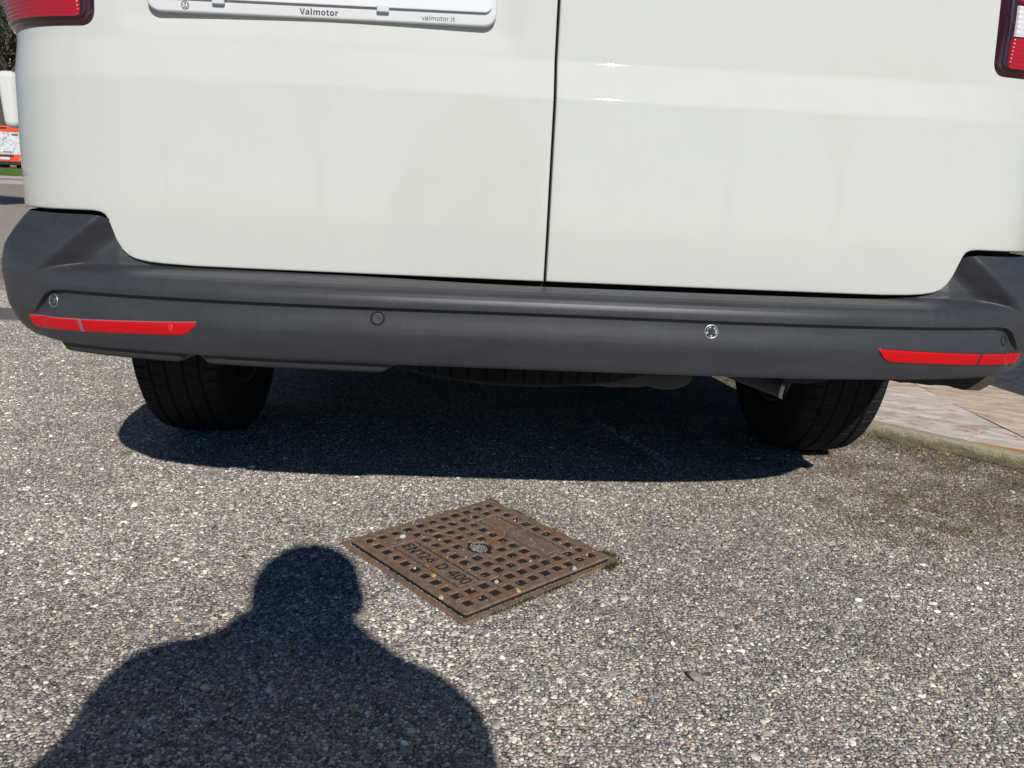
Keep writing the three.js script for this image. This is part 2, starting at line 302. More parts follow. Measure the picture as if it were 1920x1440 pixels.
// strips of the under-tray below the bumper edge
const lowPlastic = phy(lin(.04, .041, .044), .6);
for (const [sgn, x0, x1] of [[-1, .235, .575], [-1, .585, .845]]) {
  const n = 40, g = gridGeo(n, 6, (i, j) => { const x = mix(x0, x1, i / n), s = bumpPlan.sOfX(x), p = bumpPlan.at(s), e = Math.min(sst(0, .10, i / n), sst(0, .06, 1 - i / n)), dep = mix(.004, .021, e), q = [0, .3, .7, .95, 1, 1, 1][j], inn = [.028, .030, .033, .036, .043, .06, .12][j]; return [sgn * (p.x - p.nx * inn), .4225 - dep * q, p.z - p.nz * inn]; }, null, sgn < 0);
  part('undertray_edge', g, lowPlastic, van, true);
}
// parking sensors
const glossBlack = phy(lin(.02, .021, .024), .25, { clearcoat: 1 }), wornMetal = std(lin(.45, .45, .46), .35, { metalness: .8 });
const placeOn = (sgn, x, y, geo, off) => { // turn a +z facing shape onto the bumper
  const s = bumpPlan.sOfX(x), a = bumperPoint(sgn, s, y, off), b = bumperPoint(sgn, s + .004, y, off), c = bumperPoint(sgn, s, y + .004, off);
  const tx = new THREE.Vector3().subVectors(new THREE.Vector3(...b), new THREE.Vector3(...a)).multiplyScalar(sgn).normalize(), ty = new THREE.Vector3().subVectors(new THREE.Vector3(...c), new THREE.Vector3(...a)).normalize(), n = new THREE.Vector3().crossVectors(tx, ty).normalize();
  ty.crossVectors(n, tx); return geo.applyMatrix4(new THREE.Matrix4().makeBasis(tx, ty, n).setPosition(...a));
};
for (const [sgn, x, kind] of [[-1, .8125, 2], [-1, .2687, 0], [1, .2687, 1], [1, .8125, 0]]) {
  const y = x > .5 ? .4935 : .4985, r = x > .5 && sgn > 0 ? .0088 : .0112, y2 = y - (x > .5 && sgn > 0 ? .004 : 0);
  const sensor = part('parking_sensor', placeOn(sgn, x, y2, new THREE.LatheGeometry([[0, .0006], [r * .62, .0008], [r * .74, .0011], [r * .8, .0002], [r * .86, -.002], [r * .9, -.002]].map((p) => new THREE.Vector2(...p)), 40).rotateX(Math.PI / 2), kind === 0 && sgn > 0 ? -.0015 : .0012), kind === 0 ? plastic : glossBlack, bumper, true);
  part('sensor_ring', placeOn(sgn, x, y2, new THREE.TorusGeometry(r * .95, r * .11, 8, 40), .0006), kind ? wornMetal : black, sensor, true);
  if (kind) { // peeled, shiny patches of its skin
    const flakes = []; for (let k = 0; k < (kind === 1 ? 7 : 12); k++) { const a = kind === 1 ? [.3, .9, 2.0, 2.6, 3.4, -.2, 4.7][k] : k * .52 + .3, q = r * (kind === 1 ? .66 : rr(.45, .72)); const g = new THREE.CircleGeometry(r * rr(.11, .24), 7).scale(1, rr(.5, 1.4), 1).rotateZ(rr(0, 3)).translate(Math.cos(a) * q, Math.sin(a) * q, .0012 + k * .00004); flakes.push(g); }
    part('worn_patch', placeOn(sgn, x, y2, merge(flakes), .0012), kind === 1 ? std(lin(.36, .37, .36), .5) : std(lin(.2, .21, .22), .25, { metalness: .6 }), sensor, true);
  }
}
// reflectors
const hatch = tex(256, 256, (x, y) => 128 + 60 * Math.sin((x + y) * Math.PI / 8) + 40 * Math.sin((x - y) * Math.PI / 8)); hatch.repeat.set(24, 24);
const hatchColor = tex(256, 256, (x, y) => { const v = .84 + .10 * Math.sin((x + y) * Math.PI / 16) + .06 * Math.sin((x - y) * Math.PI / 16) + .10 * fbm(x * .03, y * .03, 3); return [255 * v, 255 * v, 255 * v]; }); hatchColor.repeat.set(18, 18);
const redLens = phy(lin(.84, .004, .012), .4, { map: hatchColor, clearcoat: .35, clearcoatRoughness: .08, specularIntensity: .3, bumpMap: hatch, bumpScale: .0009 });
const rimMat = phy(lin(.26, .13, .13), .3, { clearcoat: 1 });
for (const sgn of [-1, 1]) {
  const xi = .556, xo = .874, yt = (x) => mix(.4785, .463, (x - xi) / (xo - xi)), yb = (x) => { const t = (x - xi) / (xo - xi); return mix(.4545, .441, t) + .0245 * Math.pow(clamp(1 - (x - xi) / .034), 2.2); };
  const band = (grow, off, a = xi, b = xo, n = 56) => gridGeo(n, 10, (i, j) => {
    const e = (i === 0 || i === n || j === 0 || j === 10), x = mix(a - grow, b + grow, i / n), xc = clamp(x, xi, xo), y = mix(yb(xc) - grow, yt(xc) + grow, clamp((j - .5) / 9));
    const corner = Math.max(0, 1 - (xo + grow - x) / .004) ** 2 * .0015; return bumperPoint(sgn, bumpPlan.sOfX(x), clamp(y, yb(xc) - grow + corner, yt(xc) + grow - corner), e ? -.003 : off, true);
  }, (i, j, p) => [p[0], p[1]], sgn < 0);
  const refl = part('reflector', band(.0015, .0012), sgn < 0 ? rimMat : phy(lin(.09, .02, .02), .3, { clearcoat: 1 }), bumper, true);
  part('red_lens', band(0, .0022, xi + .0005, sgn < 0 ? .7603 : .7609), redLens, refl, true); part('red_lens', band(0, .0022, sgn < 0 ? .7627 : .7621, xo), redLens, refl, true);
  if (sgn < 0) { // approval mark moulded into the lens: a ringed E and a few strokes
    const gl = [new THREE.TorusGeometry(.0036, .0004, 6, 20), new THREE.BoxGeometry(.0006, .0036, .0006), ...[0, .0016, -.0016].map((d) => new THREE.BoxGeometry(.002, .0005, .0006).translate(.001, d, 0)), new THREE.BoxGeometry(.006, .0006, .0005).translate(0, -.0062, 0)];
    part('approval_mark', placeOn(-1, .600, .468, merge(gl), .0026), phy(lin(.80, .10, .10), .3), refl, true);
  }
}
// tail lamps wrapping the corners
const lampRim = phy(lin(.045, .006, .010), .12, { clearcoat: 1 }), lampBlack = phy(lin(.03, .006, .012), .3, { clearcoat: .5 }), lampRed = phy(lin(.42, .003, .018), .28, { clearcoat: 1, clearcoatRoughness: .03 }), lampClear = phy(lin(.72, .70, .71), .22, { clearcoat: 1, clearcoatRoughness: .03 });
for (const sgn of [-1, 1]) {
  const s0 = bodyPlan.sOfX(.7225), s1 = bodyPlan.L - .16, y0 = .9235, y1 = 1.46;
  const patch = (g, a, b, c, d, off, ribs = 0, n = 60, m = 80) => gridGeo(n, m, (i, j) => {
    const e = i === 0 || i === n || j === 0 || j === m; let s = mix(a, b, clamp((i - .5) / (n - 1))), y = mix(c, d, clamp((j - .5) / (m - 1)));
    const R = g; // rounded lower inner corner
    if (s - a < R && y - c < R) { const dx = R - (s - a), dy = R - (y - c), l = Math.hypot(dx, dy); if (l > 1e-6) { const q = Math.max(dx, dy) / l; s = a + R - dx * q; y = c + R - dy * q; } }
    const t = clamp((s - s0) / (s1 - s0)), bul = .006 + .020 * Math.sin(Math.PI * clamp(t * .9 + .05)) * sst(0, .09, y - y0) ;
    const rib = ribs ? .0007 * Math.abs(Math.sin(y * ribs)) : 0;
    const edge = Math.min(1, Math.min(s - s0, y - y0) / .012);
    return bodyPoint(sgn, s, y, e ? -.002 : bul * mix(.55, 1, sst(0, 1, edge)) + off + rib);
  }, null, sgn < 0);
  const lamp = part('tail_lamp', patch(.024, s0, s1, y0, y1, 0), lampRim, van, true);
  part('lamp_surround', patch(.020, s0 + .006, s1 - .004, y0 + .006, y1 - .01, .0012), lampBlack, lamp, true);
  part('red_lens', patch(.012, s0 + .017, s1 - .004, y0 + .013, .9835, .0026, 560), lampRed, lamp, true);
  part('clear_lens', patch(.001, s0 + .019, s1 - .004, .985, 1.032, .0026, 420), lampClear, lamp, true);
  part('red_lens', patch(.001, s0 + .018, s1 - .004, 1.0335, y1 - .02, .0026, 0), lampRed, lamp, true);
}
// number plate and its holder
const font = await new FontLoader().loadAsync('fonts/droid/droid_sans_bold.typeface.json');
const fontR = await new FontLoader().loadAsync('fonts/droid/droid_sans_regular.typeface.json');
const text = (str, size, depth, f = font) => { const g = new TextGeometry(str, { font: f, size, depth, curveSegments: 5, bevelEnabled: false }); g.computeBoundingBox(); const b = g.boundingBox; return g.translate(-(b.min.x + b.max.x) / 2, -(b.min.y + b.max.y) / 2, 0); };
const rectShape = (w, h, r) => { const s = new THREE.Shape(); s.moveTo(-w / 2 + r, -h / 2); s.lineTo(w / 2 - r, -h / 2); s.absarc(w / 2 - r, -h / 2 + r, r, -Math.PI / 2, 0); s.lineTo(w / 2, h / 2 - r); s.absarc(w / 2 - r, h / 2 - r, r, 0, Math.PI / 2); s.lineTo(-w / 2 + r, h / 2); s.absarc(-w / 2 + r, h / 2 - r, r, Math.PI / 2, Math.PI); s.lineTo(-w / 2, -h / 2 + r); s.absarc(-w / 2 + r, -h / 2 + r, r, Math.PI, 1.5 * Math.PI); return s; };
{
  const tilt = .008, PX = -.3665, PY = 1.0215, PZ = -.094;
  const put = (g) => g.rotateZ(tilt).translate(PX, PY, PZ);
  const holderMat = phy(lin(.64, .65, .66), .42), plateMat = phy(lin(.78, .79, .80), .3, { clearcoat: .6 }), ink = std(lin(.06, .065, .07), .6);
  const holder = part('plate_holder', put(new THREE.ExtrudeGeometry(rectShape(.532, .136, .018), { depth: .009, bevelEnabled: true, bevelSize: .003, bevelThickness: .003, bevelSegments: 4, curveSegments: 10 }).translate(0, 0, -.006)), holderMat, doorL, true);
  part('plate_holder_back', put(box(-.2, .2, -.05, .05, -.016, -.0062)), lowPlastic, holder, true);
  part('number_plate', put(new THREE.ExtrudeGeometry(rectShape(.520, .110, .010), { depth: .0015, bevelEnabled: true, bevelSize: .0012, bevelThickness: .0012, bevelSegments: 2, curveSegments: 8 }).translate(0, .0045, .0085)), plateMat, holder, true);
  for (const x of [-.158, .093]) part('clip', put(box(x - .0095, x + .0095, -.0585, -.0480, .006, .0135, .002)), holderMat, holder, true);
  part('lettering', put(text('Valmotor', .0088, .0004).scale(1.08, 1, 1).translate(-.006, -.0617, .0061)), ink, holder, true);
  part('lettering', put(text('valmotor.it', .0068, .0004, fontR).scale(1.12, 1, 1).translate(.178, -.0625, .0061)), ink, holder, true);
  const st = (x0, y0, x1, y1, w) => { const l = Math.hypot(x1 - x0, y1 - y0); return new THREE.BoxGeometry(l, w, .0004).rotateZ(Math.atan2(y1 - y0, x1 - x0)).translate((x0 + x1) / 2, (y0 + y1) / 2, 0); };
  const E_ = .0058, emblem = [new THREE.TorusGeometry(E_, .00045, 6, 40), st(-.30, .95, 0, .12, .14), st(.30, .95, 0, .12, .14), st(-.78, .55, -.36, -.86, .14), st(-.36, -.86, 0, -.1, .14), st(0, -.1, .36, -.86, .14), st(.36, -.86, .78, .55, .14)].map((g, i) => i ? g.scale(E_, E_, 1) : g);
  part('round_emblem', put(merge(emblem).translate(-.2095, -.0612, .0063)), ink, holder, true);
}
// wheels
function tyreGeo(cols) {
  const prof = []; const P = [[-.083, .205], [-.096, .222], [-.1065, .255], [-.108, .275], [-.105, .300], [-.0995, .318], [-.094, .3285]];
  for (const p of P) prof.push(p);
  for (let w = -.088; w <= .0881; w += .004) prof.push([w, .3425 - .0085 * (Math.abs(w) / .088) ** 2.6]);
  for (const p of [...P].reverse()) prof.push([-p[0], p[1]]);
  return gridGeo(cols, prof.length - 1, (i, j) => {
    let [w, r] = prof[j]; const a = i / cols * Math.PI * 2, u = i % 8;
    if (Math.abs(w) < .0885) {
      const aw = Math.abs(w); if (Math.abs(aw - .056) < .0031 || Math.abs(aw - .020) < .0031) r -= .0055;
      else if (aw > .062 && u === 0) r -= .005; else if (aw < .05 && aw > .03 && u === 4 ) r -= .0035; else if (aw > .074 && u === 4) r -= .0025;
    }
    return [w, r * Math.cos(a), r * Math.sin(a)];
  }, null, false);
}
const rubber = phy(lin(.017, .0175, .019), .76, { specularIntensity: .25 }), steel = std(lin(.25, .25, .26), .45, { metalness: .7 });
const tyre = toCreasedNormals(tyreGeo(480), .6);
const rimGeo = merge([new THREE.LatheGeometry([[.207, -.085], [.196, -.08], [.19, -.06], [.19, .06], [.196, .08], [.207, .085]].map((p) => new THREE.Vector2(...p)), 48).rotateZ(Math.PI / 2), new THREE.CylinderGeometry(.19, .19, .012, 40).rotateZ(Math.PI / 2).translate(.03, 0, 0), new THREE.CylinderGeometry(.06, .07, .05, 24).rotateZ(Math.PI / 2).translate(.05, 0, 0)]);
function wheel(x, y, z, turn, name = 'wheel', lay = false) {
  const w = new THREE.Group(); w.name = name; w.position.set(x - VAN[0], y - VAN[1], z - VAN[2]); w.rotation.set(lay ? 0 : turn, x < 0 && !lay ? Math.PI : 0, lay ? Math.PI / 2 : 0); van.add(w);
  for (const [n, g, m] of [['tyre', tyre, rubber], ['rim', rimGeo, steel]]) { const q = shade(new THREE.Mesh(g, m)); q.name = n; w.add(q); } return w;
}
for (const w of [wheel(-.841, .3415, -1.005, .3), wheel(.838, .3415, -1.005, 1.1)]) w.scale.x = 1.07; wheel(-.8155, .3415, -3.995, .7); wheel(.8155, .3415, -3.995, .2);
wheel(-.02, .447, -.52, 0, 'spare_wheel', true);
// underside
part('underbody', merge([box(-.56, .56, .57, .62, -4.7, -.10), box(-.90, .90, .38, .50, -3.5, -1.46), box(-.56, -.50, .40, .47, -4.2, -.2), box(.50, .56, .40, .47, -4.2, -.2)]), under, van, true);
part('rear_axle', merge([new THREE.CylinderGeometry(.045, .045, 1.3, 16).rotateZ(Math.PI / 2).translate(0, .33, -1.05), box(-.62, -.5, .27, .42, -1.3, -.85), box(.5, .62, .27, .42, -1.3, -.85)]), under, van, true);
for (const sgn of [-1, 1]) for (const zc of [-.995, -3.995]) part('wheel_arch', merge([new THREE.CylinderGeometry(.42, .42, .36, 32, 1, true, Math.PI * .0, Math.PI).rotateZ(Math.PI / 2).rotateX(sgn > 0 ? 0 : 0).translate(sgn * .75, .34, zc), box(sgn > 0 ? .57 : -.59, sgn > 0 ? .59 : -.57, .42, .95, zc - .42, zc + .42)]), under, van, true);
{ // fraying edge of the arch lining behind the bumper, right; plainer on the left
  const felt = std(lin(.05, .042, .033), .95);
  for (const sgn of [-1, 1]) {
    const n = 110, g = gridGeo(n, 5, (i, j) => {
      const t = i / n, x = mix(.50, .935, t), z = -.30 - .03 * Math.sin(t * 5), dip = sgn > 0 ? interp([[.50, .368], [.53, .3455], [.58, .344], [.62, .350], [.645, .368], [.70, .370], [.73, .360], [.78, .3575], [.84, .3605], [.875, .354], [.905, .3545], [.935, .372]], x) + .0022 * fbm(x * 60, 2, 1) : .40;
      return [sgn * x, mix(dip, .46, j / 5), z - .01 * N3(x * 30, j, 2)];
    }, null, sgn < 0);
    part('arch_lining', merge([g, g.clone().translate(0, 0, -.006)]), felt, van, true);
  }
}
{ // silencer, its straps and the tail pipe
  const pipe = std(lin(.035, .034, .033), .5, { metalness: .4 }), bright = std(lin(.5, .49, .46), .32, { metalness: .9 });
  part('silencer', new THREE.CapsuleGeometry(.085, .42, 8, 24).rotateZ(Math.PI / 2).scale(1, .62, 1).translate(.24, .40, -.66), under, van, true);
  const lobes = [[.085, .316, .055], [.125, .316, .05], [.175, .3145, .06], [.215, .317, .045], [.285, .3145, .05]];
  for (const [x, y, r] of lobes) part('heat_shield', new THREE.SphereGeometry(r, 28, 16).scale(1.15, .55, .35).translate(x, y + r * .55, -.33 - r * .4), lowPlastic, van, true);
  const end = part('tail_pipe', tube([[.30, .41, -.60], [.36, .385, -.50], [.44, .356, -.42], [.50, .340, -.375], [.538, .331, -.348]], .026, 30, 20), pipe, van, true);
  const d = new THREE.Vector3(.045, -.010, .03).normalize();
  part('pipe_end', new THREE.CylinderGeometry(.0272, .0272, .008, 28, 1, true).applyQuaternion(new THREE.Quaternion().setFromUnitVectors(new THREE.Vector3(0, 1, 0), d)).translate(.540, .330, -.347), bright, end, true);
}
console.log('van done');

// ---------------------------------------------------------------- manhole cover
const rustTex = tex(512, 512, (x, y) => { const a = fbm(x * .012, y * .012, 1), b = fbm(x * .05, y * .05, 4), c = N3(x * .33, y * .33, 7), o = sst(.06, .28, a + .4 * b), k = 1 + .35 * b + .22 * c; return [mix(138, 146, o) * k, mix(117, 110, o) * k, mix(102, 86, o) * k]; }, true);
const rustDarkTex = tex(256, 256, (x, y) => { const b = fbm(x * .05, y * .05, 4), c = N3(x * .3, y * .3, 7), k = 1 + .5 * b + .3 * c; return [66 * k, 46 * k, 38 * k]; }, true);
const rustBump = tex(256, 256, (x, y) => 128 + 70 * fbm(x * .1, y * .1, 3) + 40 * N3(x * .7, y * .7, 1));
rustTex.repeat.set(2.6, 2.6); rustDarkTex.repeat.set(4, 4); rustBump.repeat.set(6, 6);
const rust = std(lin(1, 1, 1), .62, { map: rustTex, bumpMap: rustBump, bumpScale: .0012, metalness: .15 }), rustDark = std(lin(1, 1, 1), .8, { map: rustDarkTex, bumpMap: rustBump, bumpScale: .001 });
const soil = std(lin(.016, .011, .008), .95, { bumpMap: rustBump, bumpScale: .002 });
const manhole = thing('manhole_cover', 'square rusty cast iron manhole cover set diagonally in the asphalt', 'manhole cover', [MH.x, 0, MH.z], Math.atan2(-MH.uz, MH.ux));
manhole.scale.set(1.03, 1, 1.03);
// in the cover's own frame x runs along the lettering and -z is the top of the lettering
const PITCH = .0302;
{
  const flat = (shape, depth, y, bev = .0008) => new THREE.ExtrudeGeometry(shape, { depth: depth - bev, bevelEnabled: true, bevelSize: bev, bevelThickness: bev, bevelSegments: 2, curveSegments: 16 }).rotateX(-Math.PI / 2).translate(0, y - depth, 0);
  const uvFlat = (g) => { const p = g.attributes.position, u = g.attributes.uv; for (let i = 0; i < p.count; i++) u.setXY(i, p.getX(i) + p.getY(i) * .7, p.getZ(i) + p.getY(i)); return g; };
  const octa = (w, r) => { const a = w / 2, s = new THREE.Shape(); [[a - r, -a], [a, r - a], [a, a - r], [a - r, a], [r - a, a], [-a, a - r], [-a, r - a], [r - a, -a]].forEach(([x, y], i) => i ? s.lineTo(x, y) : s.moveTo(x, y)); return s; }, sq = (w) => octa(w, .003);
  const hole = (shape, cx, cy, w, h, r = .001) => { const a = w / 2, b = h / 2, n = r > .005 ? 5 : 1, pts = []; for (const [sx, sy, t0] of [[1, -1, -90], [1, 1, 0], [-1, 1, 90], [-1, -1, 180]]) for (let k = 0; k <= n; k++) { const t = (t0 + 90 * (k + .01) / (n + .02)) * Math.PI / 180; pts.push(new THREE.Vector2(cx + sx * (a - r) + Math.cos(t) * r, cy + sy * (b - r) + Math.sin(t) * r)); } shape.holes.push(new THREE.Path(pts.reverse())); };
  // frame: outer ring, a lower ledge, the cover stands proud
  const fr = octa(.378, .002); hole(fr, 0, 0, .3625, .3625, .004);
  part('frame', uvFlat(flat(fr, .03, .0050)), rust, manhole);
  const fr2 = sq(.3640); hole(fr2, 0, 0, .3530, .3530, .003);
  part('frame_ledge', uvFlat(flat(fr2, .02, -.0005)), soil, manhole);
  // cover top with square pockets, two panels and the key hole
  const cv = octa(.3535, .004), sz = PITCH * .72;
  const at = (i) => (i - 5) * PITCH;
  for (let i = 0; i < 11; i++) for (let j = 0; j < 11; j++) {
    if (i >= 2 && i <= 8 && (j === 1 || j === 2 || j === 8 || j === 9)) continue;
    if (i === 1 && (j === 1 || j === 2)) continue;
    if (Math.abs(i - 5) + Math.abs(j - 5) <= 1) continue;
    const w = sz * rr(.92, 1.04); hole(cv, at(i) + rr(-.0006, .0006), at(j) + rr(-.0006, .0006), w, w, .0016);
  }
  for (const j of [1.5, 8.5]) hole(cv, at(5), at(j), PITCH * 6.84, PITCH * 1.78, .001);
  hole(cv, at(1), at(1.5), .0215, .0215, .0106);
  { const pts = []; for (let k = 0; k < 60; k++) { const a = k / 60 * Math.PI * 2, sl = Math.abs(Math.sin(2 * (a + .78))) > .93 ? 1.0 : 0, r = .0252 + (Math.abs(Math.cos(a - .1)) > .965 ? .0085 : 0); pts.push(new THREE.Vector2(Math.cos(a) * r, Math.sin(a) * r)); } cv.holes.push(new THREE.Path(pts.reverse())); }
  const cover = part('cover', uvFlat(flat(cv, .0038, .0125, .0007)), rust, manhole);
  part('dirt_bed', uvFlat(flat(sq(.3525), .006, .0094)), soil, manhole);
  for (const j of [1.5, 8.5]) part('panel', uvFlat(flat(rectShape(PITCH * 6.84 - .0125, PITCH * 1.78 - .0125, .001), .006, .0118, .0006).translate(0, 0, -at(j))), rust, manhole);
  const letter = (str, x, y, size, turn = 0) => { const s = text(str, size, .0012, fontR).rotateZ(turn); return s.rotateX(-Math.PI / 2).translate(x, .0118, -y); };
  const rot = [['E', -.086], ['N', -.066], ['1', -.047], ['2', -.031], ['4', -.012], ['D', .022], ['4', .054], ['0', .072], ['0', .090]];
  for (const [c, x] of rot) part('letter', uvFlat(letter(c, x, at(1.5) + rr(-.001, .001), .0235, rr(-.04, .04))), soil, manhole);
  part('badge', uvFlat(flat(rectShape(.0175, .0175, .0087), .005, .0112, .0006).translate(at(1), 0, -at(1.5))), rust, manhole);
  part('badge_mark', uvFlat(merge([-.003, .003].map((d) => new THREE.TorusGeometry(.0026, .0009, 6, 14, 4.4).rotateX(-Math.PI / 2).rotateY(d * 300).translate(at(1) + d, .0115, -at(1.5))))), rustDark, manhole);
  part('key_hub', uvFlat(new THREE.CylinderGeometry(.0165, .019, .007, 28).translate(0, .0065, 0)), rustDark, manhole);
}
// grit that collects in and on the cover, and stones lodged in the key hole
{
  const g = new THREE.IcosahedronGeometry(1, 1); { const p = g.attributes.position, key = new Map(); for (let i = 0; i < p.count; i++) { const n = p.getX(i).toFixed(3) + p.getY(i).toFixed(3) + p.getZ(i).toFixed(3); if (!key.has(n)) key.set(n, rr(.7, 1.15)); p.setXYZ(i, p.getX(i) * key.get(n), p.getY(i) * key.get(n), p.getZ(i) * key.get(n)); } g.computeVertexNormals(); }
  const L = [];
  for (let i = 0; i < 340; i++) { const u = rr(-.178, .178), w = rr(-.178, .178); const clear = u > -.11 && u < .11 && Math.abs(w + .108) < .02; if (clear && rnd() < .6) continue; L.push([...mhWorld(u, w), .0131, rnd() > .93 ? rr(.0016, .0028) : rr(.0006, .0014)]); }
  for (let i = 0; i < 260; i++) { const a = rr(0, 6.28), r = .0175 * Math.sqrt(rnd()); L.push([...mhWorld(Math.cos(a) * r, Math.sin(a) * r * .8), .0102, rr(.001, .0026), 1]); }
  for (let i = 0; i < 260; i++) { const t = rr(-.182, .182), k = Math.floor(rnd() * 4), o = .1815; const [u, w] = k === 0 ? [t, o] : k === 1 ? [t, -o] : k === 2 ? [o, t] : [-o, t]; L.push([...mhWorld(u, w), .0005, rr(.001, .0026)]); }
  const im = new THREE.InstancedMesh(g, std(0xffffff, .8), L.length), M = new THREE.Matrix4(), q = new THREE.Quaternion(), e = new THREE.Euler(), c = new THREE.Color();
  L.forEach(([x, z, y, r, dull], i) => { e.set(rr(0, 6), rr(0, 6), rr(0, 6)); M.compose(new THREE.Vector3(x, y, z), q.setFromEuler(e), new THREE.Vector3(r, r * .75, r * .9)); im.setMatrixAt(i, M); const t = dull ? rr(.03, .36) : rr(.15, .6), w = rnd() < .3 ? .75 : .95; im.setColorAt(i, c.setRGB(t, t * .96, t * w)); });
  im.name = 'grit'; tag(im, 'pale grit scattered over the manhole cover', 'grit', null, 'stuff'); scene.add(shade(im));
}
// single loose pebbles
const pebbleGeo = new THREE.IcosahedronGeometry(1, 3); { const p = pebbleGeo.attributes.position; for (let i = 0; i < p.count; i++) { const n = 1 + .28 * N3(p.getX(i) * 1.4 + 3, p.getY(i) * 1.4, p.getZ(i) * 1.4); p.setXYZ(i, p.getX(i) * n, p.getY(i) * n, p.getZ(i) * n); } pebbleGeo.computeVertexNormals(); }
for (const [x, y, z, a, b, c, turn, col, label] of [
  [-.243, .0165, -.243, .0062, .0042, .0052, .4, [.56, .55, .53], 'white pebble beside the small round badge of the manhole cover'],
  [-.172, .0155, -.080, .0056, .0036, .0050, 1.1, [.42, .28, .14], 'ochre pebble at the edge of the lettered panel of the manhole cover'],
  [-.020, .0155, -.030, .0054, .0033, .0036, 2.2, [.55, .38, .26], 'small orange pebble near the front right edge of the manhole cover'],
  [.090, .0165, -.120, .0046, .0046, .0056, .2, [.42, .42, .40], 'upright grey pebble near the right corner of the manhole cover'],
  [-.058, .0155, -.062, .0046, .0032, .0044, .9, [.45, .44, .42], 'whitish pebble below the end of the manhole lettering'],
  [-.155, .0155, .000, .0052, .0034, .0044, 1.7, [.48, .44, .38], 'cream pebble close to the front left edge of the manhole cover'],
  [.172, .003, -.036, .0092, .0026, .0066, .5, [.62, .61, .58], 'flat white stone chip on the asphalt right of the manhole cover'],
  [-.170, .004, -.392, .0080, .0036, .0054, 2.9, [.58, .38, .26], 'reddish tan pebble on the asphalt behind the manhole cover'],
  [.238, .006, .205, .0130, .0050, .0085, 2.2, [.30, .29, .27], 'smooth oblong grey pebble alone on the asphalt in the foreground'],
]) { const m = shade(new THREE.Mesh(pebbleGeo, std(lin(...col), .75))); m.name = numbered('pebble'); m.position.set(x, y, z); m.scale.set(a, b, c); m.rotation.y = turn; tag(m, label, 'pebble', 'loose pebbles'); scene.add(m); }
// moss along the cover's edges and the kerb foot
const mossMat = std(0xffffff, .95);
{
  const blade = new THREE.BufferGeometry(); blade.setAttribute('position', new THREE.Float32BufferAttribute([-.35, 0, 0, .35, 0, 0, .1, 1, .25, .35, 0, 0, -.2, 0, .4, .1, 1, .25, -.2, 0, .4, -.35, 0, 0, .1, 1, .25], 3)); blade.computeVertexNormals();
  const L = [];
  const edge = (k, t, out) => { const o = MH.half + out; return k === 0 ? mhWorld(t, o) : k === 1 ? mhWorld(o, t) : k === 2 ? mhWorld(-o, t) : mhWorld(t, -o); }; // far right, near right, far left, near left
  for (const [k, t0, n, w, sp] of [[0, -.185, 150, .012, .02], [0, -.10, 110, .014, .018], [0, -.05, 70, .01, .02], [0, .02, 60, .008, .03], [0, .09, 90, .01, .025], [0, .165, 260, .022, .022], [1, .17, 240, .02, .02], [1, .02, 120, .010, .05], [1, -.06, 130, .010, .05], [1, -.13, 60, .008, .03], [2, .06, 110, .012, .02], [2, .0, 70, .01, .03], [2, -.08, 40, .006, .03]])
    for (let i = 0; i < n; i++) { const g = (rnd() + rnd() + rnd() - 1.5) / 1.5; const [x, z] = edge(k, t0 + g * sp * 1.6, rnd() * rnd() * w); L.push([x, .001, z, rr(.0018, .0042), rr(.003, .008), rnd() < .55 ? 0 : 1]); }
  for (let i = 0; i < 5200; i++) { const t = rr(-.25, 1.1), o = -Math.abs(rnd() * rnd()) * .10 * (1 + fbm(t * 6, 1, 2) * 1.5), x = 1.12 + t * .724 + o * .69, z = -1.14 + t * .69 - o * .724; if (fbm(t * 11, o * 30, 7) < -.08) continue; L.push([x, .0005, z, rr(.0014, .0036), rr(.002, .006), 2]); }
  for (let i = 0; i < 700; i++) { const a = rr(0, 6.28), r = Math.sqrt(rnd()), x = .93 + .20 * r * Math.cos(a), z = -.45 + .10 * r * Math.sin(a); if (fbm(x * 22, z * 22, 3) < -.06 && rnd() < .8) continue; L.push([x, .0005, z, rr(.001, .0024), rr(.0012, .003), 2]); }
  const im = new THREE.InstancedMesh(blade, mossMat, L.length), M = new THREE.Matrix4(), q = new THREE.Quaternion(), e = new THREE.Euler(), c = new THREE.Color();
  L.forEach(([x, y, z, w, h, k], i) => { e.set(rr(-.5, .5), rr(0, 6.28), rr(-.5, .5)); M.compose(new THREE.Vector3(x, y, z), q.setFromEuler(e), new THREE.Vector3(w, h, w)); im.setMatrixAt(i, M); const t = rr(.7, 1.3); im.setColorAt(i, k === 0 ? c.setRGB(.07 * t, .085 * t, .02 * t) : k === 1 ? c.setRGB(.045 * t, .055 * t, .02 * t) : c.setRGB(.075 * t, .065 * t, .03 * t)); });
  im.name = 'moss'; tag(im, 'green and brown moss along the manhole cover and the kerb', 'moss', null, 'stuff'); scene.add(shade(im));
}
console.log('manhole done');

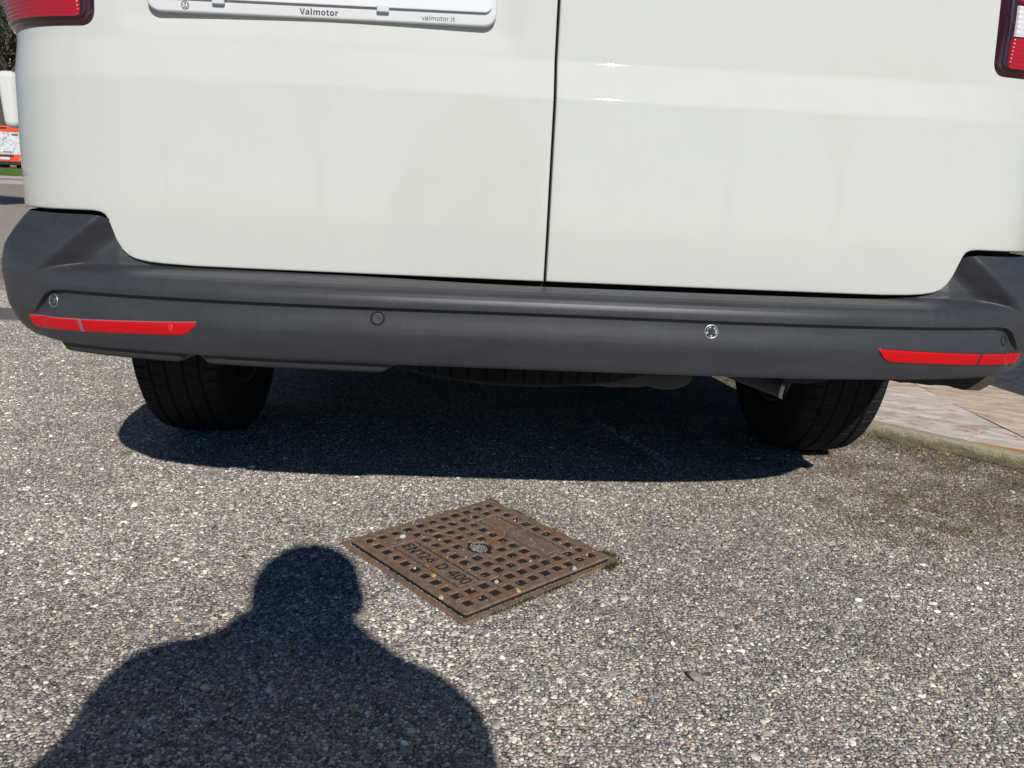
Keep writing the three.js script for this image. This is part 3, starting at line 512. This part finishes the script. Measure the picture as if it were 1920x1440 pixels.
// ---------------------------------------------------------------- pavement on the right
const PT = .040;
const kp = (t, o) => [1.12 + t * .724 + o * .69, -1.14 + t * .69 - o * .724];     // along the kerb, o > 0 inwards
const slabTex = (hue, sd) => tex(512, 512, (x, y) => {
  const wx = x * .004 + .35 * fbm(x * .004, y * .01, sd), v = fbm(wx * 3, y * .03 + fbm(x * .006, y * .006, sd + 3) * 3.2, sd + 1, 5), w = fbm(x * .006, y * .02, sd + 8), vein = Math.exp(-((fbm(x * .0045, y * .018, sd + 20) / .022) ** 2)), g = N3(x * .6, y * .6, 3) * 7 + N3(x * .2, y * .2, 4) * 6;
  const base = hue === 0 ? [mix(226, 244, sst(-.2, .3, w)), mix(214, 236, sst(-.2, .3, w)), mix(202, 226, sst(-.2, .3, w))] : [mix(228, 240, sst(-.2, .3, w)), mix(205, 220, sst(-.2, .3, w)), mix(184, 204, sst(-.2, .3, w))];
  const k = 1 + .28 * v; return [base[0] * k + g - 34 * vein, base[1] * k + g - 50 * vein, base[2] * k + g - 66 * vein];
}, true);
const slabBump = tex(256, 256, (x, y) => 128 + 80 * fbm(x * .02, y * .06, 2) + 26 * N3(x * .4, y * .4, 5)); slabBump.repeat.set(3, 3);
const slabMats = [[0, 2], [1, 11], [0, 31], [1, 45]].map(([h, s]) => { const t = slabTex(h, s); t.repeat.set(1.6, 1.6); return std(lin(.86, .86, .86), .68, { map: t, bumpMap: slabBump, bumpScale: .0035 }); });
const ochre = std(lin(1, 1, 1), .7, { map: tex(256, 256, (x, y) => { const v = 1 + .3 * fbm(x * .01, y * .07, 5) + .05 * N3(x * .5, y * .5, 1); return [206 * v, 138 * v, 66 * v]; }, true), bumpMap: slabBump, bumpScale: .002 });
const kerbTex = tex(1024, 256, (x, y) => { const n = fbm(x * .02, y * .02, 3) + .9 * fbm(x * .25, y * .05, 6) + .5 * N3(x * .6, y * .3, 9), m = .62 * sst(-.35, .6, n + .75 * (1 - y / 85)), g = N3(x * .5, y * .5, 2) * 16; return [mix(168, 84, m) + g, mix(160, 80, m) + g, mix(138, 52, m) + g]; }, true); kerbTex.repeat.set(1.2, 1);
const kerbBump = tex(512, 128, (x, y) => 128 + 90 * fbm(x * .08, y * .08, 2) + 50 * N3(x * .5, y * .5, 6)); kerbBump.repeat.set(3, 1);
const pavement = struct(new THREE.Mesh(), 'pavement'); pavement.geometry.dispose();
{
  const poly = (pts) => { const s = new THREE.Shape(); pts.forEach(([x, z], i) => i ? s.lineTo(x, -z) : s.moveTo(x, -z)); s.closePath(); return s; };
  // bedding under the slabs
  pavement.geometry = new THREE.ExtrudeGeometry(poly([kp(-.35, .03), kp(2.6, .03), [4.4, .5], [4.4, -6], [1.0, -6], [1.0, -1.7]]), { depth: PT - .006, bevelEnabled: false }).rotateX(-Math.PI / 2);
  pavement.material = std(lin(.09, .085, .075), .95);
  // kerb: rough mossy front with a worn arris
  const n = 260, prof = [[0, 0], [.001, .010], [.0015, .022], [.003, .032], [.008, PT - .0012], [.016, PT], [.032, PT + .0005]];
  for (const [a, b] of [[-.35, .62], [.6225, 2.6]]) part('kerb_stone', gridGeo(n, prof.length - 1, (i, j) => { const t = mix(a, b, i / n), [o, y] = prof[j], w = j && j < 6 ? .004 * fbm(t * 18, y * 60, 2) + .0016 * fbm(t * 90, y * 200, 5) : 0, [x, z] = kp(t, o + w); return [x, y - (j > 3 && j < 6 ? Math.abs(w) * .6 : 0) - (j ? 0 : .004), z]; }, (i, j) => [mix(a, b, i / n), prof[j][1] * 12 + prof[j][0] * 4], true), std(lin(1, 1, 1), .92, { map: kerbTex, bumpMap: kerbBump, bumpScale: .004 }), pavement);
  const slab = (pts, m, lift = 0, mat) => { const g = new THREE.ExtrudeGeometry(poly(pts), { depth: .012, bevelEnabled: true, bevelSize: -.0009, bevelThickness: .0022, bevelSegments: 2 }).rotateX(-Math.PI / 2).translate(0, PT - .013 + lift, 0), p = g.attributes.position, u = g.attributes.uv; for (let i = 0; i < p.count; i++) u.setXY(i, p.getX(i) * .9 + p.getZ(i) * .35, -p.getZ(i) * .9 + p.getX(i) * .35); return part('slab', g, mat ?? slabMats[m], pavement); };
  const J = .003;
  // the first row, cut along the kerb, with an ochre sliver at its front
  const zk = (x, o = .031) => { const t = (x - 1.12 - o * .69) / .724; return -1.14 + t * .69 - o * .724; };
  slab([[1.02, -1.42], [1.02, zk(1.02)], [1.345, zk(1.345)], [1.505, -1.105], [1.553, -1.10], [1.575, -1.62], [1.30, -1.66], [1.02, -1.60]], 0);
  slab([[1.351, zk(1.351) - .001], [1.415, zk(1.415) - .018], [1.553, zk(1.553) - .066], [1.553, -1.098], [1.508, -1.101]], 2, .001);
  slab([[1.362, zk(1.362)], [1.553, zk(1.553)], [1.553, zk(1.553) - .062], [1.418, zk(1.418) - .014]], 0, .001, ochre);
  slab([[1.02, -1.604], [1.30, -1.664], [1.575, -1.624], [1.60, -2.25], [1.02, -2.25]], 1);
  for (const [x0, x1, z0, z1, m] of [[1.02, 1.60, -3.0, -2.254, 0], [1.02, 1.60, -4.0, -3.004, 3], [1.02, 1.60, -5.2, -4.004, 2]]) slab([[x0, z1], [x1, z1], [x1, z0], [x0, z0]], m);
  slab([[1.558, zk(1.558)], [2.005, zk(2.005)], [2.012, -1.35], [1.566, -1.42]], 1, .001);
  slab([[1.566, -1.424], [2.012, -1.354], [2.03, -2.3], [1.606, -2.3], [1.579, -1.6]], 3, -.0005);
  slab([[2.010, zk(2.010)], [2.60, zk(2.6)], [2.60, -1.2], [2.017, -1.2]], 3); slab([[2.017, -1.204], [2.60, -1.204], [2.62, -2.3], [2.035, -2.3]], 0);
  for (let i = 0; i < 4; i++) for (let k = 0; k < 3; k++) { const x0 = [1.606, 2.035, 2.625][k], x1 = [2.03, 2.62, 4.3][k], z1 = -2.304 - i * .9; slab([[x0, z1], [x1, z1], [x1, z1 - .896], [x0, z1 - .896]], (i + k * 2) % 4); }
  for (let i = 0; i < 3; i++) slab([[2.605, i ? -1.6 + .0 : -1.2], [3.4, -1.2], [3.4, -1.6], [2.605, -1.6]].map(([x, z]) => [x + 0, z - i * .2333 * 0]), i, i * -.0008 - .0006 * i);
}
// rendered pillar beside the pavement, out of frame on the right: its edge shades the far slabs
{
  const w = thing('gate_pillar', 'rendered pale gate pillar with a stone cap beside the pavement', 'pillar', [2.62, PT, -.42]);
  const wallMat = std(lin(.42, .37, .30), .9, { bumpMap: kerbBump, bumpScale: .002 });
  part('shaft', box(-.45, .45, 0, 2.0, -.2, .2, .008), wallMat, w); part('cap', box(-.5, .5, 2.002, 2.08, -.25, .25, .01), std(lin(.4, .39, .37), .85), w);
}
// concrete strip across the car park on the left
struct(new THREE.Mesh(box(-9, -1.05, -.02, .005, -2.80, -2.50), std(lin(.155, .15, .145), .9, { bumpMap: kerbBump, bumpScale: .003 })), 'concrete_strip').rotation.y = .0;
console.log('pavement done');

// ---------------------------------------------------------------- far side: road, verge, bus, house, trees
struct(new THREE.Mesh(box(-90, -4, -.02, .015, -31.2, -24.6), std(lin(.30, .29, .28), .9)), 'road').rotation.y = .02;
for (const z of [-24.5, -30.9]) struct(new THREE.Mesh(box(-90, -4, -.02, .10, z - .12, z + .12, .02), std(lin(.34, .33, .31), .85)), z > -25 ? 'kerb' : 'kerb_001');
struct(new THREE.Mesh(box(-120, -2, -.03, .06, -63, -31.1), std(lin(.07, .10, .03), 1)), 'grass_verge');
{
  const blade = new THREE.BufferGeometry(); blade.setAttribute('position', new THREE.Float32BufferAttribute([-.5, 0, 0, .5, 0, 0, .15, 1, .2], 3)); blade.computeVertexNormals();
  const n = 26000, im = new THREE.InstancedMesh(blade, std(0xffffff, .9), n), M = new THREE.Matrix4(), q = new THREE.Quaternion(), e = new THREE.Euler(), c = new THREE.Color();
  for (let i = 0; i < n; i++) { const z = -31.3 - 26 * rnd() * rnd(), x = .53 * z - .4 + rr(-5, 3); e.set(rr(-.4, .4), rr(0, 6.3), rr(-.4, .4)); M.compose(new THREE.Vector3(x, .05, z), q.setFromEuler(e), new THREE.Vector3(rr(.02, .05), rr(.08, .2), .05)); im.setMatrixAt(i, M); const t = rr(.7, 1.4); im.setColorAt(i, c.setRGB(.10 * t, .17 * t, .035 * t)); }
  im.name = 'grass'; tag(im, 'bright green grass on the far verge below the bus', 'grass', null, 'stuff'); scene.add(shade(im));
}
{ // city bus seen from behind: in its own frame the tail faces +z
  const bus = thing('bus', 'orange bus with a white printed panel across its tail', 'bus', [-34.2, .06, -60.9], Math.atan2(35.3, 61.5));
  const orange = phy(lin(.86, .085, .018), .4, { clearcoat: .6 }), dark = std(lin(.02, .02, .022), .5), glass = phy(lin(.02, .025, .03), .08, { clearcoat: 1 });
  part('body', box(-1.25, 1.25, .42, 2.95, -11, 0, .09), orange, bus);
  part('bumper', box(-1.24, 1.24, .22, .50, -.4, .05, .05), dark, bus);
  const adTex = (() => { // pale drawing of veined stone with a few dark marks
    return tex(256, 192, (x, y) => { const v = Math.exp(-((fbm(x * .018 + y * .006, y * .016 - x * .01, 3) / .03) ** 2)), w = Math.exp(-((fbm(x * .03, y * .03, 8) / .02) ** 2)), t = 222 + 14 * fbm(x * .02, y * .02, 5) - 66 * v - 24 * w; return [t, t + 2, t + 5]; }, true);
  })();
  part('advert_panel', box(-1.14, 1.16, .98, 2.52, .0, .02), phy(lin(1, 1, 1), .45, { map: adTex }), bus);
  for (const g of [box(-.1, .42, 1.10, 1.17, .021, .026), new THREE.BoxGeometry(.28, .05, .006).rotateZ(.5).translate(.1, 2.05, .024), box(.55, .95, 2.28, 2.42, .021, .0225)]) part('advert_mark', g, std(lin(.12, .13, .15), .6), bus);
  part('tail_vent', box(-.7, .25, 2.72, 2.84, .0, .012), dark, bus); part('grille', box(-.55, .55, .80, .92, 0, .015), dark, bus);
  const pl = part('number_plate', box(-.30, .36, .60, .78, .0, .025), std(lin(.7, .7, .7), .4), bus);
  part('plate_band', box(.31, .36, .60, .78, .0252, .028), std(lin(.02, .06, .35), .5), pl);
  for (const s of [-1, 1]) { part('tail_lamp', box(s > 0 ? .88 : -1.2, s > 0 ? 1.2 : -.88, .62, .72, 0, .02), phy(lin(.6, .35, .30), .2, { clearcoat: 1 }), bus); part('side_window', box(s * 1.251 - .004, s * 1.251 + .004, 1.35, 2.5, -10.6, -.7), glass, bus); }
  for (const s of [-1, 1]) for (const z of [-2.8, -8.6]) { const w = part('wheel', new THREE.CylinderGeometry(.48, .48, .3, 32).rotateZ(Math.PI / 2).translate(s * 1.08, .42, z), dark, bus); part('rim', new THREE.CylinderGeometry(.28, .26, .31, 24).rotateZ(Math.PI / 2).translate(s * 1.085, .42, z), std(lin(.35, .35, .36), .5), w); }
}
{ // salmon house
  const h = thing('house', 'salmon rendered house with a white cornice behind the bus', 'house', [-47, 0, -87], Math.atan2(47, 88));
  const wall = std(lin(.62, .36, .25), .9, { bumpMap: kerbBump, bumpScale: .01 });
  part('wall', box(-14, 12, 0, 9.9, -10, 0), wall, h); part('cornice', box(-14.3, 12.3, 9.9, 10.35, -10.3, .3, .05), std(lin(.78, .77, .74), .8), h);
  for (let f = 0; f < 2; f++) for (let k = 0; k < 6; k++) { const x = -12 + k * 4, y = 3.2 + f * 2.3; const w = part('window', box(x - .6, x + .6, y, y + 1.5, 0, .04), phy(lin(.03, .035, .04), .08, { clearcoat: 1 }), h); part('frame', merge([box(x - .7, x - .6, y - .1, y + 1.6, 0, .08), box(x + .6, x + .7, y - .1, y + 1.6, 0, .08), box(x - .6, x + .6, y + 1.5, y + 1.6, 0, .08), box(x - .6, x + .6, y - .1, y, 0, .12)]), std(lin(.6, .58, .55), .8), w); }
}
// trees: tapered trunk, forking limbs, crown of small leaf faces
const barkMat = std(lin(.085, .070, .058), .95), leafMats = [[.075, .085, .035], [.06, .085, .03], [.05, .07, .028]].map((c) => phy(lin(...c), .8, { transmission: .15, thickness: 0 }));
function makeTree(h, spread, leafN, leafS, m, start = .3) {
  const limbs = [], tips = [], V = (x, y, z) => new THREE.Vector3(x, y, z);
  const grow = (p, d, len, r, lev) => {
    const q = p.clone().addScaledVector(d, len), mid = p.clone().lerp(q, .5).add(V(rr(-1, 1), rr(-.3, .5), rr(-1, 1)).multiplyScalar(len * .07));
    for (const [a, b, ra, rb] of [[p, mid, r, r * .85], [mid, q, r * .85, r * .68]]) { const g = new THREE.CylinderGeometry(rb, ra, a.distanceTo(b), lev > 2 ? 4 : 7, 1, true); g.translate(0, a.distanceTo(b) / 2, 0).applyQuaternion(new THREE.Quaternion().setFromUnitVectors(V(0, 1, 0), b.clone().sub(a).normalize())).translate(a.x, a.y, a.z); limbs.push(g); }
    if (lev >= 2) tips.push(q, mid); if (lev >= 5) return;
    const n = lev === 0 ? 5 : lev < 3 ? 3 : 2; for (let k = 0; k < n; k++) { const a = rr(0, 6.28), s = rr(.45, .95) * spread, nd = d.clone().add(V(Math.cos(a) * s, rr(-.15, .25), Math.sin(a) * s)).normalize(); grow(lev === 0 ? p.clone().lerp(q, rr(.75, 1)) : q, nd, len * (lev === 0 ? rr(.55, .75) : rr(.66, .86)), r * .62, lev + 1); }
  };
  grow(V(0, 0, 0), V(rr(-.05, .05), 1, 0).normalize(), h * start, h * .022, 0);
  const P = [], Nn = leafN;
  for (let i = 0; i < Nn; i++) { const t = tips[Math.floor(rnd() * tips.length)], c = V(t.x + rr(-1, 1) * h * .045, t.y + rr(-1, 1) * h * .045, t.z + rr(-1, 1) * h * .045), u = V(rr(-1, 1), rr(-1, 1), rr(-1, 1)).normalize(), w = V(rr(-1, 1), rr(-1, 1), rr(-1, 1)).cross(u).normalize(), s = leafS * rr(.6, 1.3); u.multiplyScalar(s); w.multiplyScalar(s * .55); P.push(c.x - u.x, c.y - u.y, c.z - u.z, c.x + w.x, c.y + w.y, c.z + w.z, c.x + u.x, c.y + u.y, c.z + u.z, c.x - u.x, c.y - u.y, c.z - u.z, c.x + u.x, c.y + u.y, c.z + u.z, c.x - w.x, c.y - w.y, c.z - w.z); }
  const g = new THREE.BufferGeometry(); g.setAttribute('position', new THREE.Float32BufferAttribute(P, 3)); g.computeVertexNormals();
  return { wood: merge(limbs), leaves: g, m };
}
function plantTree(kit, name, label, x, z, turn, s, group) { const t = thing(name, label, 'tree', [x, 0, z], turn, group); t.scale.setScalar(s); part('trunk', kit.wood, barkMat, t); part('crown', kit.leaves, leafMats[kit.m], t); return t; }
const bare = makeTree(10, .75, 5200, .085, 0, .26);
plantTree(bare, 'bare_tree', 'thin tree with few leaves in front of the salmon house', -40.4, -72.0, .4, 1.9, 'trees by the house');
plantTree(bare, 'bare_tree', 'half bare tree left of the salmon house cornice', -43.0, -76, 2.1, 1.9, 'trees by the house');
// what the van's tail mirrors, behind the camera: a row of trees with gaps of sky
const leafy = makeTree(8, .62, 9000, .12, 2, .22);
[[-15, 17, .2, 1.0, 'leafy tree farthest left in the row across the car park'], [-10.2, 19, 1.4, .9, 'small leafy tree, second from the left across the car park'], [-4.6, 18, 2.6, 1.02, 'leafy tree facing the left rear door across the car park'], [9.5, 18, 3.9, 1.0, 'leafy tree facing the right rear door across the car park'], [14.5, 17, 5.1, 1.05, 'leafy tree farthest right in the row across the car park']].forEach(([x, z, t, s, l]) => plantTree(leafy, 'leafy_tree', l, x, z, t, s, 'trees across the car park'));
plantTree(leafy, 'leafy_tree', 'leafy tree standing left of the van that shades the far asphalt', -8.1, -8.4, .9, .8, 'trees round the car park');
{ // steel lamp post across the car park, nearly in line with the sun: the right door mirrors the sheen on it
  const lp = thing('lamp_post', 'tall galvanised lamp post across the car park facing the van', 'lamp post', [4.95, 0, 14]);
  const zinc = std(lin(.72, .73, .74), .45, { metalness: .9 });
  part('pole', new THREE.CylinderGeometry(.09, .14, 8, 48).translate(0, 4, 0), zinc, lp); part('base', new THREE.CylinderGeometry(.19, .20, .4, 32).translate(0, .2, 0), zinc, lp);
  part('arm', tube([[0, 7.95, 0], [0, 8.3, -.15], [0, 8.42, -.6], [0, 8.45, -1.1]], .035), zinc, lp);
  const la = part('lantern', new RoundedBoxGeometry(.22, .10, .6, 3, .04).translate(0, 8.44, -1.35), zinc, lp); part('lens', box(-.09, .09, 8.375, 8.388, -1.6, -1.15), phy(lin(.6, .6, .58), .2), la);
}
console.log('far side done');

// ---------------------------------------------------------------- the photographer, whose shadow falls on the asphalt
// surface nets over a signed distance field
function polygonise(sdf, lo, hi, cell) {
  const n = [0, 1, 2].map((k) => Math.ceil((hi[k] - lo[k]) / cell) + 1), [nx, ny, nz] = n, F = new Float32Array(nx * ny * nz), id = (i, j, k) => i + nx * (j + ny * k);
  for (let k = 0; k < nz; k++) for (let j = 0; j < ny; j++) for (let i = 0; i < nx; i++) F[id(i, j, k)] = sdf(lo[0] + i * cell, lo[1] + j * cell, lo[2] + k * cell);
  const idx = new Int32Array(F.length).fill(-1), P = [], I = [];
  for (let k = 0; k < nz - 1; k++) for (let j = 0; j < ny - 1; j++) for (let i = 0; i < nx - 1; i++) {
    let sx = 0, sy = 0, sz = 0, c = 0; const v = (a, b, d) => F[id(i + a, j + b, k + d)];
    const edge = (a, b, d, e, f, g) => { const p = v(a, b, d), q = v(e, f, g); if ((p < 0) !== (q < 0)) { const t = p / (p - q); sx += a + (e - a) * t; sy += b + (f - b) * t; sz += d + (g - d) * t; c++; } };
    edge(0,0,0,1,0,0); edge(0,1,0,1,1,0); edge(0,0,1,1,0,1); edge(0,1,1,1,1,1); edge(0,0,0,0,1,0); edge(1,0,0,1,1,0); edge(0,0,1,0,1,1); edge(1,0,1,1,1,1); edge(0,0,0,0,0,1); edge(1,0,0,1,0,1); edge(0,1,0,0,1,1); edge(1,1,0,1,1,1);
    if (c) { idx[id(i, j, k)] = P.length / 3; P.push(lo[0] + (i + sx / c) * cell, lo[1] + (j + sy / c) * cell, lo[2] + (k + sz / c) * cell); }
  }
  const quad = (a, b, c, d, fl) => { if (a < 0 || b < 0 || c < 0 || d < 0) return; fl ? I.push(a, b, c, a, c, d) : I.push(a, c, b, a, d, c); };
  for (let k = 1; k < nz - 1; k++) for (let j = 1; j < ny - 1; j++) for (let i = 1; i < nx - 1; i++) {
    const f = F[id(i, j, k)] < 0;
    if (f !== F[id(i + 1, j, k)] < 0) quad(idx[id(i, j - 1, k - 1)], idx[id(i, j, k - 1)], idx[id(i, j, k)], idx[id(i, j - 1, k)], f);
    if (f !== F[id(i, j + 1, k)] < 0) quad(idx[id(i - 1, j, k - 1)], idx[id(i - 1, j, k)], idx[id(i, j, k)], idx[id(i, j, k - 1)], f);
    if (f !== F[id(i, j, k + 1)] < 0) quad(idx[id(i - 1, j - 1, k)], idx[id(i, j - 1, k)], idx[id(i, j, k)], idx[id(i - 1, j, k)], f);
  }
  const g = new THREE.BufferGeometry(); g.setAttribute('position', new THREE.Float32BufferAttribute(P, 3)); g.setIndex(I); g.computeVertexNormals(); return g;
}
const capsule = (a, b, ra, rb) => { const d = [b[0] - a[0], b[1] - a[1], b[2] - a[2]], L = d[0] ** 2 + d[1] ** 2 + d[2] ** 2 || 1e-9; return (x, y, z) => { const t = clamp(((x - a[0]) * d[0] + (y - a[1]) * d[1] + (z - a[2]) * d[2]) / L), ex = x - a[0] - d[0] * t, ey = y - a[1] - d[1] * t, ez = z - a[2] - d[2] * t; return Math.sqrt(ex * ex + ey * ey + ez * ez) - mix(ra, rb, t); }; };
const ellipsoid = (c, r) => (x, y, z) => { const k = Math.hypot((x - c[0]) / r[0], (y - c[1]) / r[1], (z - c[2]) / r[2]); return (k - 1) * Math.min(...r); };
const blend = (list, k) => (x, y, z) => { let d = 9; for (const f of list) { const e = f(x, y, z); if (e < d + k * 4) d = d > 8 ? e : smin(d, e, k); } return d; };
{
  const who = thing('person', 'person in dark jacket and jeans crouching with a phone behind the van', 'person', [-.13, 0, 1.60]);
  const sh = [-.13, 0, 1.60], L = (p) => [p[0] - sh[0], p[1], p[2] - sh[2]];
  const J = { pel: L([-.13, .36, 1.66]), waist: L([-.128, .54, 1.63]), chest: L([-.122, .73, 1.58]), neck: L([-.112, .935, 1.525]), head: L([-.103, 1.052, 1.500]), sL: L([-.300, .852, 1.535]), sR: L([.050, .812, 1.535]), eL: L([-.405, .63, 1.43]), eR: L([.088, .615, 1.42]), wL: L([-.235, .675, 1.365]), wR: L([.005, .675, 1.365]), hL: L([-.22, .33, 1.65]), hR: L([-.04, .33, 1.65]), kL: L([-.36, .47, 1.30]), kR: L([.06, .10, 1.33]), aL: L([-.31, .085, 1.47]), aR: L([.03, .11, 1.72]), tL: L([-.33, .035, 1.28]), tR: L([.04, .03, 1.80]) };
  const skin = phy(lin(.46, .27, .19), .55), cloth = std(lin(.03, .034, .045), .9), denim = std(lin(.045, .06, .10), .9), hairM = std(lin(.02, .014, .010), .6), shoe = std(lin(.03, .028, .026), .7), phoneM = phy(lin(.015, .015, .018), .2, { clearcoat: 1 });
  // body: one continuous skin figure
  const body = blend([capsule(J.pel, J.waist, .135, .12), capsule(J.waist, J.chest, .12, .14), capsule(J.chest, [J.neck[0], J.neck[1] - .07, J.neck[2] + .01], .14, .075), capsule([J.neck[0], J.neck[1] - .05, J.neck[2]], [J.head[0], J.head[1] - .06, J.head[2] + .015], .056, .052), capsule(J.sL, J.sR, .062, .062), capsule(J.sL, J.eL, .056, .043), capsule(J.eL, J.wL, .043, .027), capsule(J.sR, J.eR, .056, .043), capsule(J.eR, J.wR, .043, .027), capsule(J.hL, J.kL, .088, .062), capsule(J.kL, J.aL, .06, .038), capsule(J.hR, J.kR, .088, .062), capsule(J.kR, J.aR, .06, .038), capsule(J.aL, J.tL, .038, .03), capsule(J.aR, J.tR, .036, .03)], .03);
  const head = (() => { const c = J.head, at = (x, y, z) => [c[0] + x, c[1] + y, c[2] + z]; const f = blend([ellipsoid(at(0, .025, .012), [.088, .098, .098]), ellipsoid(at(0, -.045, -.018), [.068, .070, .072]), capsule(at(0, .012, -.088), at(0, -.018, -.104), .010, .014), ellipsoid(at(0, -.098, -.055), [.030, .022, .026]), ellipsoid(at(-.086, .0, .012), [.012, .032, .020]), ellipsoid(at(.086, .0, .012), [.012, .032, .020]), capsule(at(-.045, .034, -.078), at(.045, .034, -.078), .010, .010), capsule(at(-.022, -.055, -.084), at(.022, -.055, -.084), .008, .008)], .016); const eye = (s) => ellipsoid(at(s * .031, .016, -.094), [.016, .010, .012]); const a = eye(-1), b = eye(1), mouth = capsule(at(-.02, -.056, -.094), at(.02, -.056, -.094), .003, .003); return (x, y, z) => Math.max(f(x, y, z), -a(x, y, z), -b(x, y, z), -mouth(x, y, z)); })();
  const hand = (w, s) => { // palm beside the phone, fingers curled round its edge, thumb on its face
    const list = [ellipsoid([w[0] + s * .02, w[1] + .045, w[2] - .02], [.022, .046, .036])];
    for (let k = 0; k < 4; k++) { const y = w[1] + .018 + k * .019, l = [.9, 1.02, 1, .85][k], b = [w[0] + s * .018, y, w[2] - .045], m = [w[0] + s * .045 * l, y + .004, w[2] - .058], e = [w[0] + s * .068 * l, y + .006, w[2] - .050]; list.push(capsule(b, m, .0092, .0088), capsule(m, e, .0088, .0078)); }
    const th = [w[0] + s * .012, w[1] + .05, w[2] - .005]; list.push(capsule(th, [w[0] + s * .04, w[1] + .082, w[2] - .010], .0125, .0105), capsule([w[0] + s * .04, w[1] + .082, w[2] - .010], [w[0] + s * .062, w[1] + .098, w[2] - .020], .0105, .009));
    list.push(capsule(w, [w[0] + s * .015, w[1] + .03, w[2] - .012], .026, .024)); return blend(list, .005);
  };
  const bx = (p, r) => [[p[0] - r[0], p[1] - r[1], p[2] - r[2]], [p[0] + r[0], p[1] + r[1], p[2] + r[2]]];
  const gs = [polygonise(body, [-.46, -.01, -.46], [.46, .99, .36], .014), polygonise(head, ...bx([J.head[0], J.head[1] - .01, J.head[2]], [.11, .145, .135]), .005), polygonise(hand(J.wL, 1), ...bx([J.wL[0] + .03, J.wL[1] + .04, J.wL[2] - .025], [.07, .085, .065]), .004), polygonise(hand(J.wR, -1), ...bx([J.wR[0] - .03, J.wR[1] + .04, J.wR[2] - .025], [.07, .085, .065]), .004)];
  part('body', merge(gs), skin, who);
  const fat = (parts, k, r) => blend(parts, k);
  const jacket = blend([capsule(J.pel, J.waist, .150, .142), capsule(J.waist, J.chest, .142, .165), capsule(J.chest, [J.neck[0], J.neck[1] - .085, J.neck[2] + .01], .165, .10), capsule(J.sL, J.sR, .082, .082), capsule(J.sL, J.eL, .078, .064), capsule(J.eL, J.wL, .062, .040), capsule(J.sR, J.eR, .078, .064), capsule(J.eR, J.wR, .062, .040), capsule([J.neck[0], J.neck[1] - .06, J.neck[2] + .01], [J.neck[0], J.neck[1] + .030, J.neck[2] + .012], .118, .100), capsule([J.neck[0] - .05, J.neck[1] - .025, J.neck[2] + .01], J.sL, .095, .088), capsule([J.neck[0] - .055, J.neck[1] + .045, J.neck[2] + .03], [J.neck[0] - .10, J.neck[1] - .05, J.neck[2] + .02], .062, .085), capsule([J.neck[0] + .05, J.neck[1] - .04, J.neck[2] + .01], J.sR, .09, .086), capsule([J.neck[0] - .09, J.neck[1] - .07, J.neck[2] + .01], [J.neck[0] + .08, J.neck[1] - .075, J.neck[2] + .01], .085, .085)], .035);
  part('jacket', polygonise((x, y, z) => jacket(x, y, z) + .004 * N3(x * 18, y * 18, z * 18), [-.42, .2, -.30], [.42, 1.12, .30], .012), cloth, who);
  const pants = blend([capsule(J.pel, J.waist, .147, .130), capsule(J.hL, J.kL, .104, .076), capsule(J.kL, J.aL, .074, .055), capsule(J.hR, J.kR, .104, .076), capsule(J.kR, J.aR, .074, .055)], .03);
  part('trousers', polygonise((x, y, z) => Math.max(pants(x, y, z) + .003 * N3(x * 20, y * 20, z * 20), y - .50), [-.42, .0, -.44], [.38, .54, .28], .012), denim, who);
  for (const [a, t] of [[J.aL, J.tL], [J.aR, J.tR]]) { const d = Math.sign(t[2] - a[2]), f = d < 0 ? blend([capsule([a[0], .055, a[2] + .045], [t[0], .05, t[2] - .03], .046, .040), capsule(a, [a[0], .07, a[2] + .02], .052, .05)], .02) : blend([capsule([a[0], a[1] + .0, a[2] - .005], [t[0], .045, t[2] + .01], .048, .043), capsule([t[0], .045, t[2]], [t[0], .03, t[2] - .06], .04, .03)], .02); part('shoe', polygonise((x, y, z) => Math.max(f(x, y, z), -y + .002), [Math.min(a[0], t[0]) - .08, -.01, Math.min(a[2], t[2]) - .13], [Math.max(a[0], t[0]) + .08, .2, Math.max(a[2], t[2]) + .13], .01), shoe, who); }
  const c = J.head, hairF = blend([ellipsoid([c[0], c[1] + .034, c[2] + .020], [.096, .100, .100]), ellipsoid([c[0], c[1] - .02, c[2] + .05], [.072, .07, .06])], .02), cut = ellipsoid([c[0], c[1] - .03, c[2] - .09], [.085, .10, .085]);
  part('hair', polygonise((x, y, z) => Math.max(hairF(x, y, z) + .003 * N3(x * 90, y * 40, z * 90), -cut(x, y, z)), ...bx([c[0], c[1] + .02, c[2] + .01], [.105, .14, .135]), .005), hairM, who);
  // the phone, held just behind the viewpoint
  const ph = thing('phone', 'dark phone held upright in both hands by the crouching person', 'phone', [-.115, .655, 1.312]);
  ph.quaternion.copy(camera.quaternion); ph.position.set(-.115, .717, 1.2871).add(new THREE.Vector3(0, 0, 1).applyQuaternion(camera.quaternion).multiplyScalar(.030)).add(new THREE.Vector3(0, 1, 0).applyQuaternion(camera.quaternion).multiplyScalar(-.012));
  const shell = part('shell', new RoundedBoxGeometry(.150, .072, .0078, 4, .0035), phoneM, ph);
  part('screen', box(-.071, .071, -.033, .033, .0040, .0043), phy(lin(.02, .02, .022), .08, { clearcoat: 1 }), ph); part('lens', new THREE.CylinderGeometry(.006, .006, .002, 24).rotateX(Math.PI / 2).translate(0, .012, -.0048), phoneM, ph);
}
console.log('person done');
renderer.render(scene, camera);
